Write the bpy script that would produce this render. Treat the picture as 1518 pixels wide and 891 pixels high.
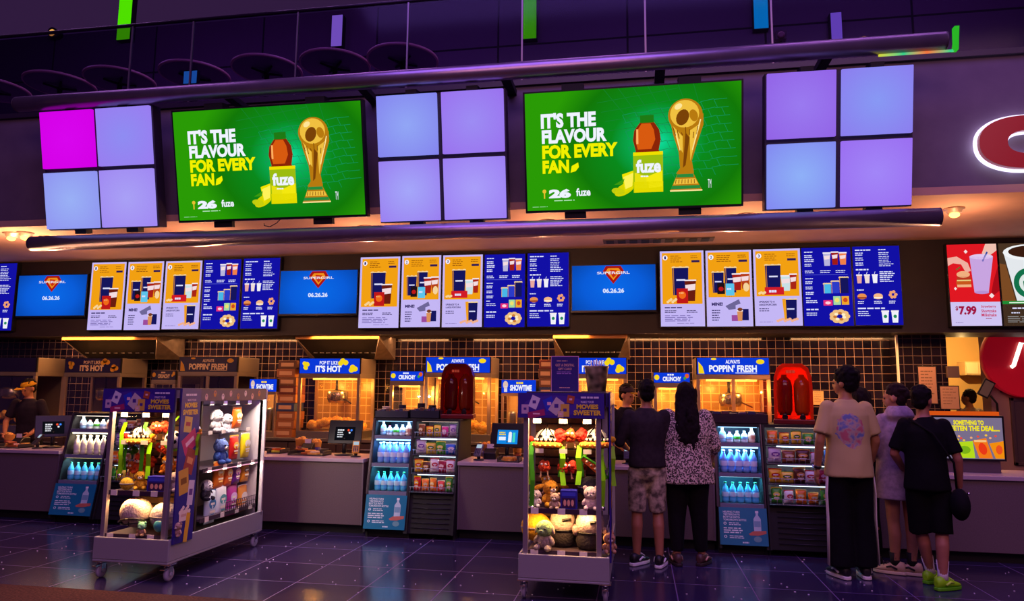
import bpy, math, random
import numpy as np
from mathutils import Vector, Matrix, Euler, noise
for o in list(bpy.data.objects): bpy.data.objects.remove(o)
SC = bpy.context.scene
COL = SC.collection
PI = math.pi
random.seed(7)
V = Vector

# ------------------------------------------------------------------ camera
W_, H_, F_ = 1518, 891, 1060.0
CX, CY, EYE = 759.0, 445.5, 1.6
_d = V(((945-CX)/F_, -(580-CY)/F_, 1)).normalized()
_p = V(((5945-CX)/F_, -(626.5-CY)/F_, 1))
_u = _d.cross(_p).normalized()
if _u.y < 0: _u = -_u
_x = _u.cross(_d)
if _x.x < 0: _x = -_x
RW = Matrix((_x, _d, _u))                       # camera frame (right, up, forward) -> world
CAMP = V((0, 0, EYE))
cd = bpy.data.cameras.new('camera'); cam = bpy.data.objects.new('camera', cd); COL.objects.link(cam)
right = RW @ V((1, 0, 0)); upv = RW @ V((0, 1, 0)); fwd = RW @ V((0, 0, 1))
cam.matrix_world = Matrix(((right.x, upv.x, -fwd.x, 0), (right.y, upv.y, -fwd.y, 0), (right.z, upv.z, -fwd.z, EYE), (0, 0, 0, 1)))
cd.sensor_width = 36; cd.lens = 36*F_/W_; cd.clip_start = .05; cd.clip_end = 100
SC.camera = cam
def ray(px, py): return RW @ V(((px-CX)/F_, -(py-CY)/F_, 1))
def atY(px, py, Y):
    r = ray(px, py); return CAMP + r*(Y/r.y)
def atZ(px, py, Z):
    r = ray(px, py); return CAMP + r*((Z-EYE)/r.z)
def atX(px, py, X):
    r = ray(px, py); return CAMP + r*(X/r.x)
def rect(x0, y0, x1, y1, Y):
    """pixel box standing on the plane Y -> X0, X1, Z0, Z1"""
    xc, yc = (x0+x1)/2, (y0+y1)/2
    return atY(x0, yc, Y).x, atY(x1, yc, Y).x, atY(xc, y1, Y).z, atY(xc, y0, Y).z

# ------------------------------------------------------------------ view, world, lights
vs = SC.view_settings
SC.display_settings.display_device = 'sRGB'
vs.view_transform = 'Standard'; vs.look = 'None'; vs.gamma = 1; vs.use_curve_mapping = False
vs.exposure = 0.0
wd = bpy.data.worlds.new('world'); SC.world = wd; wd.use_nodes = True
wb = wd.node_tree.nodes['Background']; wb.inputs[0].default_value = (.16, .06, .26, 1); wb.inputs[1].default_value = .18
def lin(h):
    h = h.lstrip('#'); c = [int(h[i:i+2], 16)/255 for i in (0, 2, 4)]
    return tuple(x/12.92 if x <= .04045 else ((x+.055)/1.055)**2.4 for x in c)
def area(name, loc, rot, sx, sy, power, color, spread=None):
    l = bpy.data.lights.new(name, 'AREA'); l.shape = 'RECTANGLE'; l.size = sx; l.size_y = sy
    l.energy = power; l.color = color
    if spread: l.spread = spread
    o = bpy.data.objects.new(name, l); COL.objects.link(o); o.location = loc; o.rotation_euler = rot; return o
def point(name, loc, power, color, r=0.0, parent=None):
    l = bpy.data.lights.new(name, 'POINT'); l.energy = power; l.color = color; l.shadow_soft_size = r
    o = bpy.data.objects.new(name, l); COL.objects.link(o); o.location = loc
    if parent: o.parent = parent
    return o
WARM = (1, .36, .07)
# lobby ceiling lights (high above and behind the viewer)
area('lobby_light_violet', (.5, 3.2, 9.5), (math.radians(6), 0, 0), 12, 4, 540, (.40, .20, 1))
area('lobby_light_rose', (2.5, -3, 8), (math.radians(48), 0, 0), 12, 4, 400, (1, .46, .62))
for i in range(4):
    area('upper_wall_fill', (-9+i*4.6, 8.6, 8.4), (math.radians(40), 0, 0), 2.5, .5, 46, (.66, .26, 1))  # unseen fill lights added to brighten the violet upper wall
# warm strips under the menu bulkhead, and an added fill along its front edge
for i in range(6):
    area('bulkhead_strip_light', (-8.4+i*2.3, 10.15, 2.355), (math.radians(12), 0, 0), 1.9, .06, 13, (1, .47, .18))
    area('bulkhead_front_fill', (-8.4+i*2.3, 9.705, 2.355), (math.radians(-14), 0, 0), 1.7, .03, 32, (1, .42, .10))

# ------------------------------------------------------------------ materials
MATS = {}
def mat(name, color, rough=.5, metal=0, spec=.5, emit=0, ecol=None):
    if name in MATS: return MATS[name]
    m = bpy.data.materials.new(name); m.use_nodes = True
    b = m.node_tree.nodes['Principled BSDF']
    c = lin(color) if isinstance(color, str) else color
    b.inputs['Base Color'].default_value = (*c, 1); b.inputs['Roughness'].default_value = rough
    b.inputs['Metallic'].default_value = metal; b.inputs['Specular IOR Level'].default_value = spec
    if emit:
        e = lin(ecol) if isinstance(ecol, str) else (ecol or c)
        b.inputs['Emission Color'].default_value = (*e, 1); b.inputs['Emission Strength'].default_value = emit
    m.diffuse_color = (*c, 1); MATS[name] = m; return m
def E(h, k=1.0):
    """glowing picture element of a screen or a backlit sign"""
    n = 'glow_%s_%g' % (h.lstrip('#'), k)
    if n in MATS: return MATS[n]
    m = bpy.data.materials.new(n); m.use_nodes = True; nt = m.node_tree; nt.nodes.clear()
    e = nt.nodes.new('ShaderNodeEmission'); e.inputs[0].default_value = (*lin(h), 1); e.inputs[1].default_value = k
    o = nt.nodes.new('ShaderNodeOutputMaterial'); nt.links.new(e.outputs[0], o.inputs[0]); MATS[n] = m; return m
def Pm(h, rough=.5):
    """printed or plain coloured matter"""
    return mat('colour_%s_%g' % (h.lstrip('#'), rough), h, rough)
def noisy(name, c1, c2, scale=8, rough=.6, detail=3, bump=0, metal=0, stretch=(1, 1, 1), spec=.5):
    if name in MATS: return MATS[name]
    m = mat(name, c1, rough, metal, spec); nt = m.node_tree; b = nt.nodes['Principled BSDF']
    tc = nt.nodes.new('ShaderNodeTexCoord'); mp = nt.nodes.new('ShaderNodeMapping'); mp.inputs['Scale'].default_value = stretch
    n = nt.nodes.new('ShaderNodeTexNoise'); n.inputs['Scale'].default_value = scale; n.inputs['Detail'].default_value = detail
    r = nt.nodes.new('ShaderNodeValToRGB'); r.color_ramp.elements[0].position = .35; r.color_ramp.elements[1].position = .65
    r.color_ramp.elements[0].color = (*lin(c1), 1); r.color_ramp.elements[1].color = (*lin(c2), 1)
    nt.links.new(tc.outputs['Object'], mp.inputs[0]); nt.links.new(mp.outputs[0], n.inputs['Vector'])
    nt.links.new(n.outputs['Fac'], r.inputs[0]); nt.links.new(r.outputs[0], b.inputs['Base Color'])
    if bump:
        bp = nt.nodes.new('ShaderNodeBump'); bp.inputs['Strength'].default_value = bump; bp.inputs['Distance'].default_value = .01
        nt.links.new(n.outputs['Fac'], bp.inputs['Height']); nt.links.new(bp.outputs[0], b.inputs['Normal'])
    return m
def tiles(name, c1, c2, grout, bw, bh, mortar, rough, plane, bump=.3, rot=0, offset=0.0, spec=.5):
    m = mat(name, c1, rough, 0, spec); nt = m.node_tree; b = nt.nodes['Principled BSDF']
    tc = nt.nodes.new('ShaderNodeTexCoord'); mp = nt.nodes.new('ShaderNodeMapping')
    if plane == 'xz': mp.inputs['Rotation'].default_value = (math.radians(-90), 0, 0)
    if rot: mp.inputs['Rotation'].default_value = (0, 0, rot)
    br = nt.nodes.new('ShaderNodeTexBrick'); br.offset = offset; br.squash = 1
    br.inputs['Scale'].default_value = 1; br.inputs['Brick Width'].default_value = bw; br.inputs['Row Height'].default_value = bh
    br.inputs['Mortar Size'].default_value = mortar; br.inputs['Mortar Smooth'].default_value = .1
    br.inputs['Color1'].default_value = (*lin(c1), 1); br.inputs['Color2'].default_value = (*lin(c2), 1); br.inputs['Mortar'].default_value = (*lin(grout), 1)
    nt.links.new(tc.outputs['Object'], mp.inputs[0]); nt.links.new(mp.outputs[0], br.inputs['Vector'])
    nt.links.new(br.outputs['Color'], b.inputs['Base Color'])
    mx = nt.nodes.new('ShaderNodeMath'); mx.operation = 'MULTIPLY_ADD'; mx.inputs[1].default_value = .5; mx.inputs[2].default_value = rough
    nt.links.new(br.outputs['Fac'], mx.inputs[0]); nt.links.new(mx.outputs[0], b.inputs['Roughness'])
    iv = nt.nodes.new('ShaderNodeMath'); iv.operation = 'SUBTRACT'; iv.inputs[0].default_value = 1; nt.links.new(br.outputs['Fac'], iv.inputs[1])
    bp = nt.nodes.new('ShaderNodeBump'); bp.inputs['Strength'].default_value = bump; bp.inputs['Distance'].default_value = .002
    nt.links.new(iv.outputs[0], bp.inputs['Height']); nt.links.new(bp.outputs[0], b.inputs['Normal'])
    return m
def glassy(name, tint='#ffffff', gloss=.1, rough=.03):
    if name in MATS: return MATS[name]
    m = bpy.data.materials.new(name); m.use_nodes = True; nt = m.node_tree; nt.nodes.clear()
    t = nt.nodes.new('ShaderNodeBsdfTransparent'); t.inputs[0].default_value = (*lin(tint), 1)
    g = nt.nodes.new('ShaderNodeBsdfGlossy'); g.inputs['Roughness'].default_value = rough
    mx = nt.nodes.new('ShaderNodeMixShader'); mx.inputs[0].default_value = gloss
    o = nt.nodes.new('ShaderNodeOutputMaterial')
    nt.links.new(t.outputs[0], mx.inputs[1]); nt.links.new(g.outputs[0], mx.inputs[2]); nt.links.new(mx.outputs[0], o.inputs[0])
    MATS[name] = m; return m
def radial(name, cx, cz, rx, rz, stops, k=1.0):
    """screen picture: radial gradient in the screen's own metres"""
    m = bpy.data.materials.new(name); m.use_nodes = True; nt = m.node_tree; nt.nodes.clear()
    tc = nt.nodes.new('ShaderNodeTexCoord'); mp = nt.nodes.new('ShaderNodeMapping'); mp.vector_type = 'POINT'
    mp.inputs['Location'].default_value = (-cx/rx, 0, -cz/rz); mp.inputs['Scale'].default_value = (1/rx, 0, 1/rz)
    ln = nt.nodes.new('ShaderNodeVectorMath'); ln.operation = 'LENGTH'
    r = nt.nodes.new('ShaderNodeValToRGB'); els = r.color_ramp.elements
    for i, (p, c) in enumerate(stops):
        e = els[i] if i < 2 else els.new(p)
        e.position = p; e.color = (*lin(c), 1)
    e = nt.nodes.new('ShaderNodeEmission'); e.inputs[1].default_value = k
    o = nt.nodes.new('ShaderNodeOutputMaterial')
    nt.links.new(tc.outputs['Object'], mp.inputs[0]); nt.links.new(mp.outputs[0], ln.inputs[0]); nt.links.new(ln.outputs['Value'], r.inputs[0])
    nt.links.new(r.outputs[0], e.inputs[0]); nt.links.new(e.outputs[0], o.inputs[0]); MATS[name] = m; return m

BLACK = mat('black_plastic', '#141216', .35)
MATTE = mat('matte_black', '#100d12', .7)
STEEL = noisy('brushed_steel', '#b8b4b0', '#a09c9a', 30, .32, 2, 0, .9, (1, 1, 20))
CHROME = mat('chrome', '#d8d8de', .12, 1)
CARTG = mat('cart_grey_paint', '#8e8a94', .45)
WHITE = mat('white_plastic', '#e6e2ea', .45)
PAPER = mat('paper', '#e4dcd0', .8)
GLASS = glassy('clear_glass')
DGLASS = glassy('railing_glass', '#c9bfe0', .012, .1)

# ------------------------------------------------------------------ mesh builder
class MB:
    def __init__(s): s.v = []; s.f = []; s.m = []; s.s = []
    def add(s, vs, fs, mi=0, sm=False):
        n = len(s.v); s.v += [tuple(p) for p in vs]
        for f in fs: s.f.append(tuple(i+n for i in f)); s.m.append(mi); s.s.append(sm)
        return s
    def box(s, x0, x1, y0, y1, z0, z1, mi=0):
        v = [(x0,y0,z0),(x1,y0,z0),(x1,y1,z0),(x0,y1,z0),(x0,y0,z1),(x1,y0,z1),(x1,y1,z1),(x0,y1,z1)]
        return s.add(v, [(0,3,2,1),(4,5,6,7),(0,1,5,4),(1,2,6,5),(2,3,7,6),(3,0,4,7)], mi)
    def loft(s, rings, mi=0, caps=True, sm=True):
        n = len(rings[0]); v = [p for r in rings for p in r]; f = []
        for k in range(len(rings)-1):
            for i in range(n):
                j = (i+1) % n; f.append((k*n+i, k*n+j, (k+1)*n+j, (k+1)*n+i))
        s.add(v, f, mi, sm)
        if caps:
            b = len(s.v)-len(v)
            s.f.append(tuple(b+i for i in reversed(range(n)))); s.m.append(mi); s.s.append(False)
            s.f.append(tuple(b+(len(rings)-1)*n+i for i in range(n))); s.m.append(mi); s.s.append(False)
        return s
    def cyl(s, p0, p1, r0, r1=None, seg=16, mi=0, caps=True):
        return s.tube([p0, p1], [r0, r0 if r1 is None else r1], seg, mi, caps)
    def tube(s, pts, r, seg=10, mi=0, caps=True):
        pts = [V(p) for p in pts]; rs = r if isinstance(r, (list, tuple)) else [r]*len(pts)
        rings = []; ref = None
        for i, p in enumerate(pts):
            t = (pts[min(i+1, len(pts)-1)] - pts[max(i-1, 0)]).normalized()
            if ref is None: ref = V((0, 0, 1)) if abs(t.z) < .9 else V((0, 1, 0))
            a = (ref - t*ref.dot(t)).normalized(); b = t.cross(a); ref = a
            rings.append([p + a*rs[i]*math.cos(2*PI*k/seg) + b*rs[i]*math.sin(2*PI*k/seg) for k in range(seg)])
        return s.loft(rings, mi, caps)
    def lathe(s, prof, c=(0, 0, 0), seg=20, mi=0, sx=1, sy=1):
        c = V(c); rings = [[c + V((r*sx*math.cos(2*PI*k/seg), r*sy*math.sin(2*PI*k/seg), z)) for k in range(seg)] for r, z in prof]
        return s.loft(rings, mi)
    def ell(s, c, r, mi=0, seg=18, rot=None, half=False):
        c = V(c); r = (r, r, r) if isinstance(r, (int, float)) else tuple(r); n = max(6, seg*2//3)
        M = Euler(rot).to_matrix() if rot else Matrix.Identity(3); rings = []
        lo = 0 if half else -PI/2
        for i in range(n+1):
            a = lo + (PI/2-lo)*i/n; q = max(math.cos(a), .004)
            rings.append([c + M @ V((r[0]*q*math.cos(2*PI*k/seg), r[1]*q*math.sin(2*PI*k/seg), r[2]*math.sin(a))) for k in range(seg)])
        return s.loft(rings, mi)
    def prism(s, poly, axis, a, b, mi=0):
        def P(p, t): return (t, p[0], p[1]) if axis == 'x' else (p[0], t, p[1]) if axis == 'y' else (p[0], p[1], t)
        n = len(poly); v = [P(p, a) for p in poly] + [P(p, b) for p in poly]
        f = [tuple(range(n)), tuple(reversed(range(n, 2*n)))] + [(i, (i+1) % n + 0, (i+1) % n + n, i+n) for i in range(n)]
        return s.add(v, f, mi)
    def quad(s, *p, mi=0): return s.add(p, [tuple(range(len(p)))], mi)
    def xf(s, M, start=0):
        s.v[start:] = [tuple(M @ V(p)) for p in s.v[start:]]; return s
    def build(s, name, mats, parent=None, bevel=0, loc=None, rot=None):
        me = bpy.data.meshes.new(name); me.from_pydata(s.v, [], s.f)
        for m in (mats if isinstance(mats, (list, tuple)) else [mats]): me.materials.append(m)
        me.polygons.foreach_set('material_index', s.m); me.polygons.foreach_set('use_smooth', s.s); me.update()
        import bmesh
        bm = bmesh.new(); bm.from_mesh(me); bmesh.ops.recalc_face_normals(bm, faces=bm.faces); bm.to_mesh(me); bm.free()
        o = bpy.data.objects.new(name, me); COL.objects.link(o)
        if parent: o.parent = parent
        if loc: o.location = loc
        if rot: o.rotation_euler = rot
        if bevel:
            b = o.modifiers.new('bevel', 'BEVEL'); b.width = bevel; b.segments = 2; b.limit_method = 'ANGLE'; b.angle_limit = .7
        return o
def remesh(mb, voxel, it=4, wrinkle=0, wscale=14, seed=0):
    """one closed skin over all the pieces in mb"""
    o = mb.build('skin_work', [MATTE])
    m = o.modifiers.new('r', 'REMESH'); m.mode = 'VOXEL'; m.voxel_size = voxel; m.use_smooth_shade = True
    sm = o.modifiers.new('s', 'SMOOTH'); sm.factor = .5; sm.iterations = it
    dg = bpy.context.evaluated_depsgraph_get(); me = bpy.data.meshes.new_from_object(o.evaluated_get(dg))
    n = len(me.vertices); co = np.empty(n*3); me.vertices.foreach_get('co', co); co = co.reshape(-1, 3)
    no = np.empty(n*3); me.vertices.foreach_get('normal', no); no = no.reshape(-1, 3)
    if wrinkle:
        d = np.array([noise.noise(V((p[0]*wscale+seed, p[1]*wscale, p[2]*wscale*.55))) for p in co])
        co = co + no*(d*wrinkle)[:, None]
    fs = [tuple(p.vertices) for p in me.polygons]
    old = o.data; bpy.data.objects.remove(o); bpy.data.meshes.remove(old); bpy.data.meshes.remove(me)
    r = MB(); r.v = [tuple(p) for p in co]; r.f = fs; r.m = [0]*len(fs); r.s = [True]*len(fs); return r
def tag(o, label=None, cat=None, group=None, kind=None):
    if label: o['label'] = label
    if cat: o['category'] = cat
    if group: o['group'] = group
    if kind: o['kind'] = kind
    return o
def thing(name, label, cat, loc=(0, 0, 0), rz=0, group=None, rx=0):
    o = bpy.data.objects.new(name, None); COL.objects.link(o); o.empty_display_size = .1
    o.location = loc; o.rotation_euler = (rx, 0, rz); return tag(o, label, cat, group)
def struct(o, label=None, cat='structure'):
    o['kind'] = 'structure'
    if label: o['label'] = label
    o['category'] = cat; return o
def dup(o, parent=None, **kw):
    c = o.copy(); COL.objects.link(c)
    if parent: c.parent = parent
    for k, v in kw.items(): c[k] = v
    for ch in o.children: dup(ch, c)
    return c
ORD = ['first', 'second', 'third', 'fourth', 'fifth', 'sixth', 'seventh', 'eighth', 'ninth']

# ------------------------------------------------------------------ flat pictures (screens, signs, print)
TXT = {}
def text_mesh(s, bold=.02):
    k = (s, bold)
    if k not in TXT:
        cu = bpy.data.curves.new('t', 'FONT'); cu.body = s; cu.offset = bold; cu.resolution_u = 3
        o = bpy.data.objects.new('t', cu); COL.objects.link(o)
        me = bpy.data.meshes.new_from_object(o.evaluated_get(bpy.context.evaluated_depsgraph_get()))
        v = [(p.co.x, p.co.y) for p in me.vertices]; f = [tuple(p.vertices) for p in me.polygons]
        bpy.data.objects.remove(o); bpy.data.curves.remove(cu); bpy.data.meshes.remove(me)
        x0 = min(p[0] for p in v); x1 = max(p[0] for p in v); y0 = min(p[1] for p in v); y1 = max(p[1] for p in v)
        TXT[k] = ([((p[0]-x0)/(x1-x0), (p[1]-y0)/(y1-y0)) for p in v], f)
    return TXT[k]
class Canvas:
    """picture in u (right), v (down) units on a w x h metre plate facing -Y; origin at plate centre"""
    def __init__(s, w, h, uw, vh, step=.0004):
        s.w, s.h, s.uw, s.vh, s.step = w, h, uw, vh, step; s.mb = MB(); s.mats = []; s.layer = 0
    def mi(s, m):
        if m not in s.mats: s.mats.append(m)
        return s.mats.index(m)
    def P(s, u, v): return ((u/s.uw-.5)*s.w, -s.layer*s.step, (.5-v/s.vh)*s.h)
    def up(s): s.layer += 1; return s
    def poly(s, pts, m): s.mb.add([s.P(*p) for p in pts], [tuple(range(len(pts)))], s.mi(m)); return s
    def rect(s, u0, v0, u1, v1, m): return s.poly([(u0, v0), (u0, v1), (u1, v1), (u1, v0)], m)
    def ell(s, u, v, a, b, m, n=20, rot=0):
        c, d = math.cos(rot), math.sin(rot)
        return s.poly([(u+a*math.cos(t)*c-b*math.sin(t)*d, v+a*math.cos(t)*d+b*math.sin(t)*c) for t in [-2*PI*k/n for k in range(n)]], m)
    def line(s, u0, v0, u1, v1, t, m):
        d = math.hypot(u1-u0, v1-v0) or 1; a, b = -(v1-v0)/d*t/2, (u1-u0)/d*t/2
        return s.poly([(u0+a, v0+b), (u1+a, v1+b), (u1-a, v1-b), (u0-a, v0-b)], m)
    def text(s, t, u0, v0, u1, v1, m, bold=.02, slope=0):
        v, f = text_mesh(t, bold)
        s.mb.add([s.P(u0+(u1-u0)*x, v1+(v0-v1)*y-slope*x) for x, y in v], f, s.mi(m)); return s
    def rows(s, u0, v0, u1, n, dv, t, m, seed=1, words=True):
        rnd = random.Random(seed)
        for k in range(n):
            u = u0; end = u0 + (u1-u0)*rnd.uniform(.6, 1)
            while u < end:
                w = (u1-u0)*rnd.uniform(.12, .3) if words else end-u
                s.rect(u, v0+k*dv, min(u+w, end), v0+k*dv+t, m); u += w+(u1-u0)*.04
        return s
    def build(s, name, parent=None, loc=None, rot=None): return s.mb.build(name, s.mats, parent, 0, loc, rot)
# ------------------------------------------------------------------ setting
def sbox(name, x0, x1, y0, y1, z0, z1, m, label): 
    c = V(((x0+x1)/2, (y0+y1)/2, (z0+z1)/2)); b = MB().box(x0-c.x, x1-c.x, y0-c.y, y1-c.y, z0-c.z, z1-c.z)
    return struct(b.build(name, m, loc=c), label)
FLOOR = tiles('dark_glossy_floor_tile', '#2a2140', '#30264a', '#6a4e84', .62, .62, .004, .16, 'xy', .25)
nt = FLOOR.node_tree; fb = nt.nodes['Principled BSDF']; fb.inputs['Specular IOR Level'].default_value = .6
for n in nt.nodes:
    if n.type == 'MAPPING': n.inputs['Location'].default_value = (.31, .12, 0)
sbox('floor', -14, 9, 5.25, 14, -.1, 0, FLOOR, 'dark glossy tiled floor in front of the counters')
CARPET = noisy('brown_carpet', '#5a3a34', '#3c2426', 60, .95, 4, .6, 0, (1, 1, 1), .08)
sbox('floor', -14, 9, -6, 5.25, -.1, 0, CARPET, 'brown carpet at the lower left edge of the tiles')
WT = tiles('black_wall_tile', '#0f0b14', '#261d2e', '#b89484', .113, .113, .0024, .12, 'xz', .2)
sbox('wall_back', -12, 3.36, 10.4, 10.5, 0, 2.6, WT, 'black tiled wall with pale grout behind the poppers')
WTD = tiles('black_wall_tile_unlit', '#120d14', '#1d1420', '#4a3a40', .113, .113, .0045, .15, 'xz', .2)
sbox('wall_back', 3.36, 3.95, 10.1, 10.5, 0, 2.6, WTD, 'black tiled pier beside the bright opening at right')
sbox('trim_1', 3.338, 3.362, 10.07, 10.1, 0, 2.36, mat('highlight_white_trim', '#fbfaf6', .3, .2), 'metal corner trim on the tiled wall, its highlight painted white')  # near-white paint stands for the bright highlight on the metal
BULK = noisy('bulkhead_paint', '#2c2026', '#261a22', 3, .6)
sbox('wall_bulkhead', -12, 9, 9.68, 10.5, 2.36, 3.54, BULK, 'dark bulkhead carrying the row of menu screens')
SOF = noisy('soffit_plaster', '#c79a84', '#bb8f7c', 2, .75)  # peach of the warm lamps is put into the plaster colour
sbox('ceiling', -14, 9, 7.45, 10.6, 3.54, 3.62, SOF, 'plaster soffit above the counters, peach lamp light mixed into its colour')
FAS = noisy('fascia_paint', '#6a5a6c', '#625266', 4, .7, 4, .05)
sbox('wall_fascia', -14, 9, 7.45, 7.6, 3.62, 4.93, FAS, 'grey fascia wall behind the large screens')
sbox('trim_2', -14, 9, 7.41, 7.62, 4.93, 4.99, mat('dark_violet_trim', '#2c1f34', .4), 'dark edge trim on top of the fascia')
sbox('floor_upper', -14, 9, 7.6, 14, 4.7, 4.9, mat('upper_floor_bounce', '#8a6a90', .8), 'upper floor slab behind the railing')  # slab lightened to bounce light up at the table undersides
UPW = tiles('dark_upper_panelling', '#3c2148', '#482450', '#150b1c', 2.4, 1.15, .02, .5, 'xz', .2)
sbox('wall_upper', -16, 11, 12.5, 12.6, 4.7, 9, UPW, 'dark violet panelled wall of the upper floor')
UPC = noisy('upper_ceiling_paint', '#33183f', '#22102c', 1.1, .6, 4)
sbox('ceiling_upper', -16, 11, 9.3, 12.6, 10.4, 10.5, UPC, 'dark violet ceiling of the upper floor')
# room seen through the opening at right
YEL = mat('yellow_lit_wall', '#d9b06a', .7)
sbox('wall_corridor', 3.3, 9, 13.4, 13.5, 0, 3.4, YEL, 'pale wall of the lit room through the opening')
sbox('ceiling_corridor', 3.3, 9, 10.5, 13.5, 2.75, 2.85, mat('corridor_ceiling', '#d8b489', .8), 'ceiling of the lit room through the opening')
x0, x1, _, _ = rect(1467, 500, 1560, 620, 10.75)
sbox('wall_right', x0, 9, 10.75, 11.0, 0, 2.75, mat('rosy_plaster', '#a87f78', .7), 'rosy plaster wall below the round red sign')
point('corridor_lamp', (5.0, 12.2, 2.3), 70, (1, .62, .22))
# glass railing of the upper floor
r = thing('glass_railing', 'tinted glass railing of the upper floor with dark top rail', 'railing', (0, 7.52, 4.99))
zt = atY(0, 55, 7.52).z-4.99; xs = [-13, -10.6]+[atY(px, 70, 7.52).x for px in (195, 285, 440, 604, 774, 957, 1145)]+[3.9, 5.4, 7]
for a, b in zip(xs, xs[1:]):
    MB().box(a+.012, b-.012, -.006, .006, 0, zt-.01).build('glass_panel', DGLASS, r)
for x in xs[1:-1]:
    MB().box(x-.009, x+.009, -.012, .012, 0, zt-.01).build('joint_strip', mat('joint_metal', '#8a7a86', .3, .7), r)
MB().tube([(-13, 0, zt), (7, 0, zt)], .022, 12).build('top_rail', mat('rail_metal', '#2a1c30', .3, .6), r)
# ------------------------------------------------------------------ upper floor tables
def table(px, py, n):
    c = atY(px, py, 8.2); t = thing('round_table', 'round cafe table behind the railing, %s from the left' % ORD[n], 'table', (c.x, 8.2, 4.9), 0, 'round tables on the upper floor')
    z = 5.70-4.9
    MB().lathe([(.42, z), (.44, z+.004), (.445, z+.02), (.44, z+.034), (.3, z+.036)], seg=48).build('table_top', mat('table_underside', '#8a6878', .5), t)
    MB().lathe([(.446, z+.001), (.449, z+.012), (.446, z+.033)], seg=48).build('edge_band', mat('table_edge', '#f0b89a', .4), t)
    b = MB(); b.cyl((0, 0, .03), (0, 0, z-.02), .032)
    for k in range(4):
        a = PI/4+k*PI/2; b.tube([(0, 0, z-.035), (.2*math.cos(a), .2*math.sin(a), z-.012)], [.02, .012], 8)
    b.build('pedestal', MATTE, t)
    MB().lathe([(.22, 0), (.22, .012), (.06, .03), (.035, .05)], seg=28).build('table_base', MATTE, t)
for n, (px, py) in enumerate([(-10, 144), (89, 130), (178, 121), (289, 112), (396, 104), (497, 97), (597, 93)]): table(px, py, n)
# small furniture bits on the upper floor
def upper_box(px0, py0, px1, py1, Y, m, name, label, cat, d=.08):
    x0, x1, z0, z1 = rect(px0, py0, px1, py1, Y)
    return tag(MB().box(x0, x1, Y, Y+d, z0, z1).build(name, m, bevel=.006), label, cat)
def strip(px0, py0, px1, py1, h, label, Y=12.36):
    x0, x1, z0, z1 = rect(px0, py0, px1, py1, Y)
    t = thing('wall_light', label, 'light', ((x0+x1)/2, Y, z0)); w = (x1-x0)/2; H = z1-z0
    MB().box(-w, w, .0, .14, 0, H).build('housing', BLACK, t, .004)
    MB().box(-w+.012, w-.012, -.012, .004, .012, H-.012).build('diffuser', E(h, 1.0), t)
strip(176, -30, 196, 59, '#4fe000', 'green vertical light strip high at the upper left')
strip(491, 22, 508, 69, '#b48cf0', 'short lilac light strip above the fifth and sixth tables')
strip(775, -30, 796, 58, '#4fe000', 'green vertical light strip above the right billboard')
strip(1116, -30, 1139, 43, '#00b4e6', 'cyan vertical light strip at the upper right')
strip(1231, 18, 1249, 64, '#9a72e4', 'short lilac light strip at the upper right')
x0, x1, z0, z1 = rect(267, 104, 293, 122, 7.7)
t = thing('tablet_screen', 'small blue lit screen under the fourth table', 'screen', ((x0+x1)/2, 7.75, 4.9))
MB().box(-.1, .1, -.02, .03, 0, z1-4.9+.02).build('stand', MATTE, t, .004)
MB().box(-.088, .088, -.026, -.018, z0-4.9, z1-4.9).build('screen_face', E('#2f8fd8', .8), t)
t = thing('loudspeaker', 'small brown loudspeaker beside the cyan light strip', 'speaker', atY(1158, 52, 8.0))
MB().box(-.06, .06, 0, .1, -.05, .06).build('cabinet', mat('speaker_brown', '#5c3a3a', .5), t, .006); MB().lathe([(.035, 0), (.04, .012), (.02, .016)], seg=18).xf(Matrix.Rotation(PI/2, 4, 'X')).build('cone', mat('speaker_cone', '#b08068', .5), t)
MB().cyl((0, .06, -.05), (0, .06, 4.9-t.location.z), .014).build('post', MATTE, t)
t = thing('spotlight', 'small brown speaker box with an added glowing lens, right lilac light strip', 'light', atY(1281, 57, 8.0))
MB().box(-.045, .045, 0, .08, -.035, .035).build('housing', mat('speaker_box_brown', '#7a4c44', .5), t, .006); MB().cyl((0, -.004, 0), (0, .01, 0), .028).build('lens', E('#c89070', .7), t)  # brown speaker box given a glowing lens that is added
MB().cyl((0, .05, -.035), (0, .05, 4.9-t.location.z), .012).build('post', MATTE, t)
t = thing('spotlight', 'lit amber spotlight high at the far left', 'light', atY(77, 48, 12.3))
MB().cyl((0, .2, .03), (0, 0, 0), .09, .11).build('housing', BLACK, t); MB().lathe([(.08, 0), (.05, .02), (.01, .03)], seg=16).xf(Matrix.Rotation(PI/2, 4, 'X')).build('lens', E('#ffb84a', 1.0), t)
# ------------------------------------------------------------------ pipes that carry the screens
PIPE = noisy('dark_pipe_paint', '#a08ca6', '#aa94ac', 6, .33, 3, 0, .85)
def pipe(Y, z, x0, x1, label):
    t = thing('steel_pipe', label, 'pipe', (x0, Y, z))
    MB().tube([(0, 0, 0), (x1-x0, 0, 0)], .087, 40).build('tube', PIPE, t)
    for x in (0, x1-x0): MB().lathe([(.08, -.006), (.0885, -.004), (.0885, .004), (.08, .006)], seg=40).xf(Matrix.Translation((x, 0, 0)) @ Matrix.Rotation(PI/2, 4, 'Y')).build('end_cap', mat('pipe_cap', '#3c303c', .4), t)
    k = 0
    for x in np.linspace(1.0, x1-x0-1.0, 6):
        MB().box(x-.05, x+.05, .07, 7.45-Y, -.03, .03).build('wall_arm', MATTE, t)
pipe(7.2, 3.262, -7.02, 2.83, 'lower dark steel pipe running under the large screens')
pipe(6.9, 4.86, -7.1, 2.86, 'upper dark steel pipe running over the large screens')
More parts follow.
